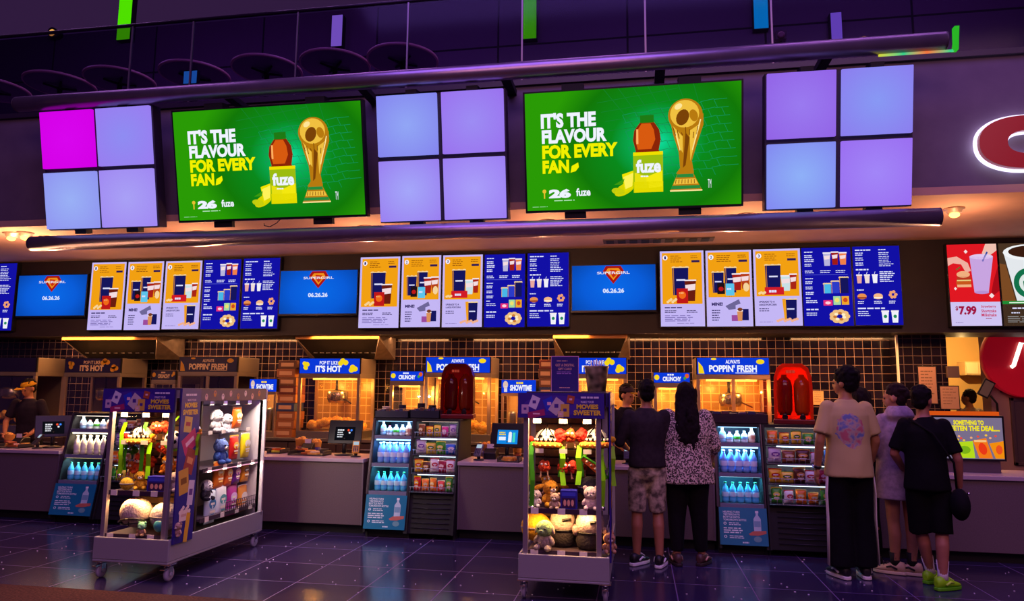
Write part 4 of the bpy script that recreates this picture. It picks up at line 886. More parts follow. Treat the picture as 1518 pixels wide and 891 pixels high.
def cupstack(x, y, z, n, col, label, r=.045):
    t = thing('cup_stack', label, 'cups', (x, y, z), 0, None)
    for k in range(n):
        MB().lathe([(r*.72, k*.02), (r*.98, k*.02+.1), (r*1.03, k*.02+.102), (r*1.03, k*.02+.108), (r*.9, k*.02+.1), (r*.65, k*.02+.012)], seg=18).build('cup', Pm(col, .4), t)
for k, (px, Y, col, d, n) in enumerate([(573, 8.05, '#c8b8b0', 'pale cup stack on the left of the centre cooler top', 2), (597, 8.1, '#2a2444', 'dark blue cup stack on the centre cooler top', 3), (625, 8.15, '#241c34', 'dark cup stack beside the dark red dispenser', 4), (641, 8.1, '#1c1828', 'black cup stack touching the dark red dispenser', 3),
    (1052, 8.15, '#3a2838', 'plum cup stack on the left of the right cooler top', 2), (1078, 8.15, '#2c1c30', 'dark cup stack on the right cooler top', 2), (1110, 8.1, '#241828', 'black cup stack left of the bright red dispenser', 2)]):
    cupstack(atY(px, 590, Y).x, Y, 1.27, n, col, d)
def tray(px0, px1, Y, h, col, label):
    a, b = atY(px0, 600, Y).x, atY(px1, 600, Y).x; t = thing('display_bin', label, 'bin', ((a+b)/2, Y, 1.27)); w = (b-a)/2
    m = MB(); m.box(-w, w, 0, .008, 0, h).box(-w, w, .16, .168, 0, h*1.2).box(-w, -w+.008, 0, .168, 0, h).box(w-.008, w, 0, .168, 0, h).box(-w, w, 0, .168, 0, .008); m.build('bin_body', Pm(col, .4), t)
    for k in range(7): MB().box(-w+.015+k*(2*w-.03)/7, -w+.01+(k+.85)*(2*w-.03)/7, .03, .13, .008, h*1.1+.01*(k % 3)).build('candy_box', Pm(['#4a2860', '#2a2a5a', '#5a2838', '#30284a'][k % 4], .5), t, .002)
tray(556, 606, 7.9, .08, '#241c3c', 'low dark display bin at the front of the centre cooler top'); tray(608, 652, 7.92, .09, '#1c1630', 'low display bin left of the dark red dispenser'); tray(1042, 1138, 7.92, .1, '#2a1626', 'long low display bin on the right cooler top')
def pos(px, py, Y, rz, label, face, wz=.82):
    X = atY(px, py, Y).x; t = thing('till_screen', label, 'till', (X, Y, wz), rz)
    MB().lathe([(.11, 0), (.11, .015), (.03, .03)], seg=24).build('foot', BLACK, t); MB().tube([(0, 0, .02), (0, .02, .2)], .025, 10).build('neck', BLACK, t)
    M = Matrix.Translation((0, .02, .27)) @ Matrix.Rotation(-.28, 4, 'X')
    MB().box(-.2, .2, 0, .035, -.14, .14).xf(M).build('display_case', BLACK, t, .006)
    c = Canvas(.24, .16, 24, 16)
    if face == 'blue': c.rect(0, 0, 24, 16, E('#1484e0')).up(); c.rows(2, 2.4, 12, 2, 2.2, 1.5, E('#f0d820'), 4); c.rect(2, 8, 10, 12, E('#e8f0ff')); c.rect(13, 5, 17, 14, E('#e8f4ff')); c.rect(18, 3, 21, 14, E('#48d8c0')); c.ell(15, 4, 2, 2, E('#f0f0f0'), 8)
    else: c.rect(0, 0, 24, 16, E('#14141c', .6)).up(); c.rows(3, 3, 12, 1, 2, 1.8, E('#e0e0e8'), 5); c.rows(3, 6, 12, 3, 2.6, 1.4, E('#d8d8e0'), 3); c.ell(16, 4, 1.4, 1.4, E('#e85030'), 8); c.ell(19.5, 4, 1.4, 1.4, E('#4080f0'), 8); c.ell(17.5, 7, 1.2, 1.2, E('#e8e8f0'), 8)
    o = c.build('customer_screen', t); o.matrix_local = M @ Matrix.Translation((0, -.002, -.02))
pos(511, 640, 8.12, .1, 'black till screen on the counter left of the centre cooler', 'dark'); pos(752, 640, 8.12, -.1, 'till with a bright blue customer screen left of the right cart', 'blue'); pos(80, 630, 8.1, .9, 'till seen from the side at the far left counter', 'dark')
def reader(px, py, Y, rz, col, label):
    X = atY(px, py, Y).x; t = thing('card_reader', label, 'card reader', (X, Y, .82), rz)
    MB().tube([(0, 0, 0), (0, 0, .08)], .02, 10).lathe([(.06, 0), (.06, .01), (.02, .02)], seg=18).build('stand', BLACK, t)
    M = Matrix.Translation((0, 0, .11)) @ Matrix.Rotation(-.7, 4, 'X')
    MB().box(-.04, .04, -.015, .015, -.08, .08).xf(M).build('case', Pm(col, .4), t, .006); MB().box(-.03, .03, -.018, -.015, .02, .065).xf(M).build('screen_face', E('#c8e0f0', .7), t)
    b = MB()
    for r in range(4):
        for q in range(3): b.box(-.03+q*.022, -.014+q*.022, -.018, -.015, -.07+r*.02, -.056+r*.02)
    b.xf(M).build('keys', Pm('#2a2a30', .5), t)
reader(528, 655, 7.95, .3, '#c8902c', 'yellow lit card reader beside the black till screen'); reader(710, 655, 7.95, -.2, '#6a6470', 'grey card reader left of the blue customer screen'); reader(56, 655, 7.95, -.4, '#3a3028', 'card reader on the far left counter'); reader(930, 672, 8.0, 0, '#302c34', 'card reader in front of the capped cashier')
def papers(px0, px1, py, Y, n, cols, label, cat='tray'):
    a, b = atY(px0, py, Y).x, atY(px1, py, Y).x; t = thing('counter_tray', label, cat, ((a+b)/2, Y, .82)); w = (b-a)/2
    MB().box(-w, w, -.12, .12, 0, .012).box(-w, -w+.01, -.12, .12, 0, .05).box(w-.01, w, -.12, .12, 0, .05).box(-w, w, .11, .12, 0, .05).build('tray_body', Pm('#3a3430', .5), t)
    rnd = random.Random(px0)
    for k in range(n):
        MB().box(-.06, .06, -.045, .045, 0, .02).build('packet', Pm(cols[k % len(cols)], .6), t, .003, (rnd.uniform(-w+.1, w-.1), rnd.uniform(-.06, .06), .013+.021*(k//3)), (0, 0, rnd.uniform(-.6, .6)))
OR_ = ['#d8902c', '#e8b050', '#b86020', '#f0d0a0']
papers(434, 486, 660, 8.05, 8, OR_, 'tray of orange packets at the left of the centre counter'); papers(740, 772, 675, 7.92, 5, OR_, 'tray of orange packets under the blue customer screen'); papers(2, 40, 655, 8.0, 7, OR_, 'tray of yellow packets at the far left counter'); papers(404, 424, 645, 8.2, 5, ['#e86018', '#f0b020', '#c8d028'], 'tray of bright packets beside the left cart'); papers(932, 962, 682, 7.95, 4, OR_, 'tray of packets in front of the boy')
def printer(px, Y, label):
    t = thing('receipt_printer', label, 'printer', (atY(px, 660, Y).x, Y, .82)); MB().prism([(-.08, 0), (-.08, .07), (-.02, .12), (.08, .12), (.08, 0)], 'x', -.07, .07).build('case', BLACK, t, .008); MB().box(-.04, .04, -.03, -.027, .12, .17).build('receipt', PAPER, t)
printer(458, 8.25, 'black receipt printer behind the orange packets, centre counter'); printer(728, 8.15, 'black receipt printer left of the blue customer screen'); printer(30, 8.08, 'black receipt printer at the far left counter')
def pail(px, Y, h, col, c2, label):
    t = thing('popcorn_pail', label, 'popcorn pail', (atY(px, 650, Y).x, Y, .82)); MB().lathe([(h*.32, 0), (h*.45, h), (h*.47, h+.005), (h*.44, h), (h*.3, .02)], seg=20).build('paper_tub', Pm(col, .6), t); MB().lathe([(h*.335, h*.1), (h*.4, h*.5), (h*.41, h*.55), (h*.34, h*.12)], seg=20).build('printed_band', Pm(c2, .6), t)
    b = MB(); rnd = random.Random(px)
    for k in range(16): b.ell((rnd.uniform(-.25, .25)*h, rnd.uniform(-.25, .25)*h, h+rnd.uniform(-.01, .02)), .02, 0, 8)
    o = b.build('popcorn', KERN, t); o['kind'] = 'stuff'
pail(447, 8.3, .16, '#c88a30', '#8a3018', 'amber popcorn pail at the left end of the centre counter'); pail(470, 8.32, .13, '#d8a050', '#3a2a70', 'small popcorn pail beside the black till screen'); pail(722, 8.3, .15, '#c88030', '#3a2a70', 'popcorn pail left of the blue customer screen'); pail(767, 8.3, .12, '#d8983c', '#8a3018', 'small popcorn pail right of the blue customer screen'); pail(14, 8.2, .14, '#d8983c', '#8a3018', 'popcorn pail at the far left counter beside the cashier')
# lit sweets sign on the right counter
x0, x1, z0, z1 = rect(1384, 619, 1487, 680, 8.0); w, h = x1-x0, z1-z0
t = thing('sweets_sign', 'lit sign SOMETHING TO SWEETEN THE DEAL on the right counter', 'sign', ((x0+x1)/2, 8.0, .82)); zo = z0-.82
MB().box(-w/2-.02, w/2+.02, .0, .12, zo-.02, zo+h+.02).build('case', BLACK, t, .004); MB().box(-w/2+.03, w/2-.03, .02, .1, 0, zo-.02).build('stand', mat('sign_stand', '#5a4a52', .4), t)
MB().box(-w/2-.1, w/2-.02, .0, .1, zo+h+.02, zo+h+.06).build('orange_top_strip', E('#e85a18', .8), t)
c = Canvas(w, h, 103, 61); c.rect(0, 0, 103, 61, E('#8a7c9c', .75)).up(); Y_ = E('#f0e010')
c.text('SOMETHING TO', 31, 4, 76, 11, Y_, .05); c.text('SWEETEN THE DEAL....', 14, 12, 99, 20, Y_, .05)
c.poly([(28, 37), (58, 35), (60, 60), (32, 60)], E('#b4d81c')); c.poly([(58, 34), (78, 30), (86, 60), (66, 60)], E('#f07818')); c.poly([(82, 38), (103, 34), (103, 60), (90, 60)], E('#f08c10')); c.up()
c.ell(45, 48, 9, 6, E('#7ab018'), 12); c.ell(72, 46, 6, 9, E('#e83818'), 12, -.3); c.ell(96, 47, 5, 7, E('#e85020'), 10); c.rect(60, 33, 78, 36, E('#f4c080'))
for k, (u, v) in enumerate(((38, 28), (41, 31), (36, 33), (56, 30), (66, 28), (78, 26), (84, 30), (92, 27), (45, 34))): c.ell(u, v, 2, 1.6, E(['#f0a878', '#e84838', '#f0c040'][k % 3]), 9)
c.build('sign_picture', t, (0, -.002, zo+h/2))
# gift card sign and bucket standing on the counter behind the right cart
x0, x1, z0, z1 = rect(817, 528, 858, 582, 7.9); w, h = x1-x0, z1-.82
t = thing('gift_card_sign', 'purple gift card poster on a stand behind the right cart', 'sign', ((x0+x1)/2, 7.9, .82)); hp = z1-z0
MB().box(-w/2, w/2, .0, .014, h-hp, h).build('board', mat('poster_edge', '#c890d0', .4), t, .002); MB().tube([(0, .01, 0), (0, .01, h-hp)], .014, 10).lathe([(.12, 0), (.12, .012), (.02, .02)], seg=28).build('stand', BLACK, t)
c = Canvas(w*.96, hp*.97, 41, 54); c.rect(0, 0, 41, 54, Pm('#2c1c7c', .35)).up(); g = Pm('#d8a8a0', .4); c.rows(8, 6, 33, 1, 2, 1, g, 1); c.text('GET A DIGITAL', 6, 11, 35, 15, g, .02); c.text('GIFT CARD', 10, 17, 31, 20.5, g, .02); c.rows(8, 23, 33, 2, 2.4, .9, Pm('#c890e8', .4), 5); c.rows(12, 47, 29, 1, 2, .9, g, 2); c.build('poster_print', t, (0, -.001, h-hp/2))
X = atY(884, 560, 7.9).x; t = thing('souvenir_bucket', 'black and white printed popcorn bucket on the counter behind the right cart', 'bucket', (X, 7.95, .82))
zz = atY(884, 580, 7.95).z-.82
MB().box(-.16, .16, -.12, .14, 0, zz).build('riser', mat('riser_dark', '#2a1c24', .5), t)
BK = noisy('bucket_print', '#16121a', '#b8a8b0', 9, .4, 1); MB().lathe([(.1, zz), (.13, zz+.26), (.137, zz+.265), (.137, zz+.275), (.12, zz+.27), (.02, zz+.2)], seg=28).build('bucket_body', BK, t)
b = MB()
for k in range(5): b.tube([(.02*k-.04, .01*(k % 2), zz+.2), (.03*k-.06, .02*(k % 2), zz+.33+.012*(k % 3))], .006, 6)
b.build('straws', Pm('#c8b8c0', .4), t)
# ------------------------------------------------------------------ merchandise carts
CW, CD = .70, 1.52
def cart(X0, Y0, nm, zs):
    t = thing('merchandise_cart', 'grey merchandise cart with purple MOVIES SWEETER header, %s' % nm, 'cart', (X0, Y0, 0))
    b = MB().box(0, CW, 0, CD, .145, .165).box(0, CW, 0, .02, .165, .345).box(0, CW, CD-.02, CD, .165, .345).box(0, .02, .02, CD-.02, .165, .345).box(CW-.02, CW, .02, CD-.02, .165, .345).box(.02, CW-.02, .02, CD-.02, .28, .30)
    b.build('base_tray', CARTG, t, .006)
    for x in (.035, CW-.035):
        for y in (.07, CD-.1):
            f = MB().box(x-.045, x+.045, y-.045, y+.045, .135, .145).cyl((x, y, .12), (x, y, .136), .025)
            f.box(x-.024, x-.018, y-.02, y+.03, .05, .125).box(x+.018, x+.024, y-.02, y+.03, .05, .125).box(x-.024, x+.024, y-.02, y+.03, .118, .126)
            f.box(x-.02, x+.02, y-.085, y-.02, .105, .113)
            c = f.build('caster', CHROME, t)
            w = MB(); w.lathe([(.012, -.016), (.05, -.016), (.06, -.008), (.06, .008), (.05, .016), (.012, .016)], seg=24)
            w.xf(Matrix.Translation((x, y+.008, .06)) @ Matrix.Rotation(PI/2, 4, 'Y')); w.build('wheel', mat('caster_rubber', '#9c92ac', .4), c)
            h = MB().cyl((x-.026, y+.008, .06), (x+.026, y+.008, .06), .016, seg=14); h.build('hub', mat('caster_hub', '#b8b4c8', .3, .5), c)
    for (x, y) in ((.05, .05), (CW-.08, .05), (.05, .46), (CW-.05, CD-.03)):
        MB().box(x-.02, x+.02, y-.02, y+.02, .3, 1.575).build('post', mat('post_steel', '#a89ca8', .35, .6), t, .004)
    bk = MB(); bk.box(.05, CW-.07, .45, .47, .3, 1.5)
    bk.build('back_panel', mat('slat_dark', '#33231f', .6), t)
    s = MB()
    for k in range(14): s.box(.07, CW-.1, .437, .45, .42+k*.07, .475+k*.07)
    s.build('slatwall', noisy('slat_wood', '#8a6038', '#6e4a2c', 20, .5), t, .003)
    MB().box(.03, CW-.0, CD-.05, CD-.03, .3, 1.575).build('end_panel', mat('end_panel_grey', '#c0b8bc', .45), t, .003)
    MB().box(.16, .18, .47, CD-.05, .3, 1.575).build('side_back_panel', mat('side_back', '#c4bcc0', .5), t)
    MB().box(.05, CW-.02, .05, CD-.03, 1.575, 1.59).build('top_board', mat('cart_top', '#3a3048', .5), t)
    # purple header on the front
    hd = MB().box(-.01, CW-.03, -.008, .01, 1.385, 1.58).build('header_board', Pm('#2a1668', .4), t)
    hw = CW-.02
    c = Canvas(hw-.002, .193, 120, 32); c.rect(0, 0, 120, 32, Pm('#34208c', .4)).up(); c.ell(52, 16, 44, 13, Pm('#44289c', .4), 24).up()
    for (u, v, a, bb, r, h1) in ((10, 21, 5, 6, 0, '#c8a8c8'), (23, 12, 6, 8, .4, '#d8d0e8'), (26, 27, 12, 4, -.2, '#a82868'), (44, 14, 7, 8, -.4, '#2838c8'), (54, 17, 7, 10, .6, '#c8b8c0'), (66, 22, 6, 8, 0, '#d8b048'), (74, 8, 5, 5, .2, '#b05030'), (60, 27, 4, 4, 0, '#e0c0a0')):
        cu, su = math.cos(r), math.sin(r); c.poly([(u+x*cu-y*su, v+x*su+y*cu) for x, y in ((-a, -bb), (-a, bb), (a, bb), (a, -bb))], Pm(h1, .4)); c.up()
        c.rect(u-a*.4, v-bb*.3, u+a*.4, v+bb*.2, Pm('#4a2c90' if h1[1] in 'cd' else '#f0c0d0', .4))
    YEL2 = Pm('#e8c83c', .4); c.rows(88, 4, 114, 1, 2, 2.4, Pm('#d8d0e8', .4), 2); c.text('MAKE YOUR', 88, 9.5, 106, 12.5, Pm('#d8c8e8', .4), .02); c.text('MOVIES', 82, 14, 112, 20, YEL2, .05); c.text('SWEETER', 78, 21.5, 116, 28, YEL2, .05)
    c.build('header_print', hd, (hw/2-.01, -.009, 1.4825))
    sh = MB().box(CW-.022, CW-.004, .05, CD-.03, 1.475, 1.58).build('side_header', Pm('#2a1668', .4), t)
    c = Canvas(1.1, .1, 110, 10); c.rect(0, 0, 110, 10, Pm('#2a1668', .4)).up()
    for k in range(8): c.ell(8+k*13, 5+1.4*(-1)**k, 2.2, 3, Pm(['#c8a0b8', '#b06840', '#d8d0e8'][k % 3], .4), 12); c.up(); c.ell(8+k*13, 4+1.4*(-1)**k, .9, 1, Pm('#4a2c90', .4), 8)
    o = c.build('header_print', sh); o.location = (CW-.0035, .88, 1.5275); o.rotation_euler = (0, 0, PI/2)
    # tall blade panel on the right flank
    bl = MB().box(CW+.002, CW+.014, .03, .30, .30, 1.59).build('blade_panel', Pm('#2c1a80', .4), t)
    c = Canvas(.268, 1.27, 40, 170); c.rect(0, 0, 40, 170, Pm('#2c1a84', .4)).up(); c.rows(8, 5, 32, 1, 2, 2.4, Pm('#d8d0e8', .4), 2); c.text('MAKE YOUR', 12, 11, 30, 13.5, Pm('#d8c8e8', .4), .02); c.text('MOVIES', 7, 15, 33, 21, YEL2, .05); c.text('SWEETER', 4, 23, 36, 29, YEL2, .05)
    for u, v, a, bb, r, h1, h2 in ((16, 40, 8, 9, .1, '#d8c060', '#b03050'), (22, 60, 15, 10, -.5, '#d02870', '#f0c8d8'), (24, 82, 10, 14, .3, '#a83830', '#e8a060'), (14, 104, 10, 14, -.15, '#d8a838', '#8a5a18'), (30, 118, 6, 14, .1, '#d8d0e0', '#6a3c90'), (18, 142, 9, 6, 0, '#f0dcd0', '#d8b0a0'), (26, 156, 4, 16, .15, '#e8b428', '#e8b428')):
        cu, su = math.cos(r), math.sin(r); R_ = lambda x, y: (u+x*cu-y*su, v+x*su+y*cu)
        c.poly([R_(x, y) for x, y in ((-a, -bb), (-a, bb), (a, bb), (a, -bb))], Pm(h1, .4)); c.up(); c.poly([R_(x, y) for x, y in ((-a*.6, -bb*.3), (-a*.6, bb*.2), (a*.6, bb*.2), (a*.6, -bb*.3))], Pm(h2, .4))
    for k in range(7): c.ell(10+k*3.2, 138-(k % 3)*2.4, 2.6, 2.4, Pm('#f4e4d8', .4), 9)
    o = c.build('blade_print', bl); o.location = (CW+.0145, .165, .945); o.rotation_euler = (0, 0, PI/2)
    # shelves of the front bay with price tags
    for z, y0 in ((.36, .05), (zs, .06)):
        sb = MB().box(.06, CW-.09, y0, .44, z-.016, z); sb.build('shelf', mat('cart_shelf', '#4a3c48', .4), t)
        rl = MB().box(.06, CW-.09, y0-.008, y0, z-.03, z+.008).build('price_rail', mat('rail_dark', '#3a2438', .4), t)
        for x in (.12, .33, .5): MB().box(x-.03, x+.03, y0-.012, y0-.008, z-.034, z+.012).build('price_tag', PAPER, rl)
    for z, xs_ in ((1.335, (.13, .34, .53)), (1.1, (.15, .34, .53))):
        for x in xs_:
            hk = MB().tube([(x, .437, z), (x, .13, z), (x, .1, z+.02)], .004, 8).build('hook', CHROME, t)
            MB().box(x-.032, x+.032, .092, .095, z+.005, z+.04).build('price_tag', PAPER, hk)
    # side bay shelves and hooks
    for z in (.42, .86):
        MB().box(.18, CW-.06, .5, CD-.06, z-.016, z).build('side_shelf', mat('cart_shelf', '#4a3c48', .4), t)
        rl = MB().box(CW-.06, CW-.052, .5, CD-.06, z-.03, z+.008).build('price_rail', mat('rail_dark', '#3a2438', .4), t)
        for y in (.6, .85, 1.1, 1.35): MB().box(CW-.052, CW-.048, y-.03, y+.03, z-.034, z+.012).build('price_tag', PAPER, rl)
    for z in (1.16, 1.43):
        for y in (.62, .84, 1.06, 1.28):
            hk = MB().tube([(.18, y, z), (CW-.1, y, z), (CW-.08, y, z+.02)], .004, 8).build('hook', CHROME, t)
            MB().box(CW-.08, CW-.077, y-.032, y+.032, z+.005, z+.04).build('price_tag', PAPER, hk)
    b = MB()
    for q in range(16): y = .86+q*.036; b.tube([(CW-.03, y, .425), (CW-.025, y, .52)], .003, 6)
    for z in (.43, .475, .52): b.tube([(CW-.028, .86, z), (CW-.028, 1.4, z)], .0035, 6)
    b.build('wire_basket_front', mat('wire_dark', '#3a3038', .4, .6), t)
    return t
C1 = (-4.52, 5.52); C2 = (-.925, 5.66)
cart(*C1, 'at left showing its right flank', .715); cart(*C2, 'in the middle beside the boy', .675)
# warm lights added inside the cart bays to brighten the goods; no fixtures
for (X, Y) in (C1, C2):
    area('cart_bay_fill', (X+.33, Y+.06, 1.384), (math.radians(-12), 0, 0), .5, .03, 12, (1, .6, .24))
    area('cart_bay_fill', (X+.33, Y+.075, .645), (math.radians(8), 0, 0), .5, .02, 4.5, (1, .52, .16))
area('cart_bay_fill', (C1[0]+CW-.04, C1[1]+1.0, 1.472), (0, math.radians(-38), 0), .03, .9, 18, (1, .8, .68))
area('cart_bay_fill', (C1[0]+CW-.05, C1[1]+1.0, .84), (0, math.radians(-25), 0), .02, .9, 7, (1, .78, .62))
FZ = lambda h: noisy('plush_'+h.lstrip('#'), h, '#%02x%02x%02x' % tuple(int(int(h[i:i+2], 16)*.82) for i in (1, 3, 5)), 60, .9, 2, .8)
EYE_ = mat('toy_eye', '#0c0a10', .15)
ZS = [.36, .675]
def spot(px, py, Y):
    p = atY(px, py, Y)
    for z in ZS:
        if abs(p.z-z) < .075 and py > 700: p.z = z+.001
    return p
def T(name, label, cat, px, py, Y, grp=None, rz=0):
    return thing(name, label, cat, spot(px, py, Y) if name in ('toy_box', 'cushion_toy') else atY(px, py, Y), rz, grp)
def plush(px, py, Y, s, body, head, label, ears='round', belly=None, rz=0, hs=1, cat='soft toy', lie=0, muzzle=None, name='soft_toy', loc=None):
    """sitting soft toy, s = height; origin at its seat"""
    t = thing(name, label, cat, loc if loc else spot(px, py, Y), rz, 'soft toys on the merchandise carts')
    b = MB(); b.ell((0, 0, s*.27), (s*.27, s*.22, s*.28))
    for q in (-1, 1): b.ell((q*s*.19, -s*.2, s*.1), (s*.1, s*.19, s*.1)); b.ell((q*s*.27, -s*.08, s*.33), (s*.08, s*.1, s*.16), 0, 14, (0, -q*.5, 0))
    b.build('body', FZ(body), t)
    hz = s*.68; r = s*.27*hs
    h = MB().ell((0, -s*.03, hz), (r*1.1, r, r)); ho = h.build('head', FZ(head), t)
    for q in (-1, 1):
        if ears == 'round': MB().ell((q*r*.85, 0, hz+r*.75), (r*.36, r*.2, r*.36)).build('ear', FZ(head), ho)
        elif ears == 'long': MB().ell((q*r*1.75, -s*.02, hz+r*.15), (r*.95, r*.14, r*.3), 0, 16, (0, q*.25, 0)).build('ear', FZ(head), ho)
        elif ears == 'point': MB().lathe([(r*.34, 0), (r*.2, r*.35), (.002, r*.75)], (q*r*.62, 0, hz+r*.72), 14, sy=.5).build('ear', FZ(body), ho)
        elif ears == 'flop': MB().ell((q*r*1.05, -s*.02, hz-r*.05), (r*.22, r*.3, r*.62), 0, 14, (0, q*-.3, 0)).build('ear', FZ(body), ho)
        MB().ell((q*r*.42, -s*.03-r*.9, hz+r*.12), r*.13, 0, 10).build('eye', EYE_, ho)
    m = MB().ell((0, -s*.03-r*.82, hz-r*.25), (r*.45, r*.32, r*.3)); m.build('muzzle', FZ(muzzle or '#f0e4d8'), ho)
    MB().ell((0, -s*.03-r*1.1, hz-r*.13), (r*.14, r*.09, r*.1), 0, 10).build('nose', EYE_, ho)
    if belly: MB().ell((0, -s*.12, s*.27), (s*.18, s*.12, s*.2)).build('belly', FZ(belly), t)
    return t
LIME = mat('lime_ribbon', '#86d800', .45); LIME2 = mat('green_ribbon', '#3c9c14', .45); YLW = FZ('#f0b818'); ORP = FZ('#f04a14'); WHT = FZ('#ecebe6')
def ribbon(pts, w, m, name, parent):
    b = MB(); v = []; n = len(pts)
    for x, y, z in pts: v += [(x-w/2, y, z), (x+w/2, y, z), (x+w/2, y+.003, z), (x-w/2, y+.003, z)]
    f = [(0, 1, 2, 3), tuple(range(4*n-1, 4*n-5, -1))]
    for k in range(n-1):
        for i in range(4): j = (i+1) % 4; f.append((4*k+i, 4*k+4+i, 4*k+4+j, 4*k+j))
    b.add(v, f); return b.build(name, m, parent)
def fanhat(px, py, Y, r, label):
    """white striped novelty hat with a toothed black band, orange brim and two lime straps"""
    t = T('novelty_hat', label, 'novelty hat', px, py, Y, 'novelty hats hanging on the merchandise carts')
    MB().ell((0, .05, 0), (r*.95, r*.8, r*1.0), 0, 24, None, True).build('crown', WHT, t)
    s = MB()
    for q in (-.5, 0, .5): s.tube([(q*r*1.3, .05-r*.72*math.cos(q), r*.22), (q*r*.9, .05-r*.62*math.cos(q), r*.6), (q*r*.3, .05-r*.2, r*1.0)], r*.06, 8)
    s.build('crown_stripes', EYE_, t)
    MB().lathe([(r*.93, -.015), (r*.99, 0), (r*.99, r*.26), (r*.93, r*.3)], (0, .05, 0), 28, sy=.84).build('band', EYE_, t)
    k = MB()
    for q in range(7):
        a = -PI/2+(q-3)*.36; x, y = r*1.0*math.cos(a), .05+r*.85*math.sin(a); k.lathe([(r*.11, r*.26), (r*.09, r*.12), (.002, r*.02)], (x, y, 0), 8)
    k.build('teeth', mat('teeth_white', '#f4f2ea', .4), t)
    for q in (-1, 1): MB().ell((q*r*.4, .05-r*.72, r*.45), (r*.16, r*.08, r*.13), 0, 12).build('eye', EYE_, t)
    br = MB().lathe([(r*.9, -r*.36), (r*1.2, -r*.42), (r*1.32, -r*.25), (r*1.25, -r*.04), (r*.95, .0)], (0, .03, 0), 32, sy=.8); d = br
    for q in range(9):
        a = -PI/2+(q-4)*.3; d.ell((r*1.28*math.cos(a), .03+r*1.04*math.sin(a), -r*.24), (r*.08, r*.05, r*.07), 1, 8)
    d.build('brim', [FZ('#f08a2c'), FZ('#f0e060')], t)
    for q in (-1, 1): MB().ell((q*r*1.25, .02, r*.18), (r*.26, r*.2, r*.24), 0, 14).build('pompom', FZ('#d8281c' if q < 0 else '#f0b81c'), t)
    for q in (-1, 1):
        ribbon([(q*r*1.2, 0, -r*.3), (q*r*1.3, -.03, -r*1.2), (q*r*1.22, -.01, -r*2.2), (q*r*1.34, -.03, -r*3.2)], r*.4, LIME, 'strap', t)
        ribbon([(q*r*1.08, .02, -r*.3), (q*r*1.12, .0, -r*1.6), (q*r*1.0, .0, -r*2.6)], r*.26, LIME2, 'strap', t)
    MB().tube([(0, .05, r*.98), (0, .08, r*1.3)], .004, 6).build('hang_loop', EYE_, t); return t
def pomfig(px, py, Y, r, col, label, n=3):
    """hanging figure of fluffy pompoms with dangling legs"""
    t = T('pompom_toy', label, 'pompom toy', px, py, Y, 'pompom toys on the merchandise carts'); rnd = random.Random(int(px*7+py))
    for k in range(n):
        b = MB(); c = V(((k-(n-1)/2)*r*1.5, rnd.uniform(-.02, .02), rnd.uniform(-.2, .2)*r))
        for q in range(26):
            d = V((rnd.gauss(0, 1), rnd.gauss(0, 1), rnd.gauss(0, 1))).normalized(); b.ell(c+d*r*.7, r*.36, 0, 8)
        b.ell(c, r*.8, 0, 10); b.build('pompom', FZ(col if k % 2 == 0 or n < 3 else '#f05a24'), t)
    for q in (-1, 1):
        MB().tube([(q*r*.5, 0, -r*.7), (q*r*.6, -.01, -r*1.6), (q*r*.7, -.01, -r*1.9)], [.006, .006, .012], 8).build('leg', FZ('#e8b890'), t)
        MB().ell((q*r*.3, -r*.95, r*.3), r*.2, 0, 12).build('eye', mat('toy_eye_white', '#f4f2f0', .2), t)
    MB().tube([(0, 0, r*.8), (0, .02, r*1.6)], .004, 6).build('hang_loop', EYE_, t)
def ballpouch(px, py, Y, r, label):
    t = T('ball_pouch', label, 'pouch', px, py, Y)
    MB().ell((0, 0, 0), (r*1.15, r*.7, r)).build('ball', mat('ball_white', '#e8e8ee', .35), t)
    b = MB()
    for x, z in ((-.35, .3), (.5, -.15), (.05, -.6), (.6, .6), (-.9, -.3)):
        y = -r*.7*math.sqrt(max(0, 1-(x/1.15)**2-z*z))
        b.ell((x*r, y*1.0, z*r), (r*.27, r*.08, r*.25), 0, 6)
    b.build('ball_patches', EYE_, t)
    b = MB(); pts = [(r*1.2*math.cos(a), .0, r*1.1*math.sin(a)-r*.1) for a in [PI*1.05+k*PI*.9/10 for k in range(11)]]; b.tube(pts, r*.14, 8); b.build('lime_piping', LIME, t)
    ribbon([(-r*.9, 0, r*.5), (-r*.1, -.02, r*2.0), (.01+r*.2, .02, r*2.7)], r*.36, LIME, 'strap', t); ribbon([(r*1.0, 0, r*.4), (r*1.15, -.02, r*1.6), (r*.5, .02, r*2.8)], r*.34, LIME2, 'strap', t)
def pouch(px, py, Y, r, label):
    t = T('slice_pouch', label, 'pouch', px, py, Y)
    MB().prism([(-r, r*.5), (-r*.8, r*.8), (r*.7, -r*.1), (r*1.1, -r*.9), (r*.8, -r*1.0)], 'y', -.02, .02).build('slice', FZ('#f06a20'), t, .012)
    MB().prism([(-r*1.02, r*.52), (-r*.8, r*.9), (r*.75, .0), (r*1.15, -r*.9), (r*1.0, -r*.9), (r*.65, -r*.12), (-r*.78, r*.74)], 'y', -.028, .026).build('rind', LIME2, t, .006)
    b = MB()
    for k in range(5): b.ell((-r*.5+k*r*.32, -.022, r*.42-k*r*.28), (r*.1, .008, r*.1), 0, 8)
    b.build('seeds', FZ('#f4d8c0'), t)
    ribbon([(-r*.8, 0, r*.7), (-r*.2, -.01, r*1.6), (r*.05, .03, r*2.1)], r*.28, LIME, 'strap', t); ribbon([(r*.9, 0, -r*.2), (r*.45, -.01, r*1.2), (r*.2, .03, r*2.1)], r*.28, LIME, 'strap', t)
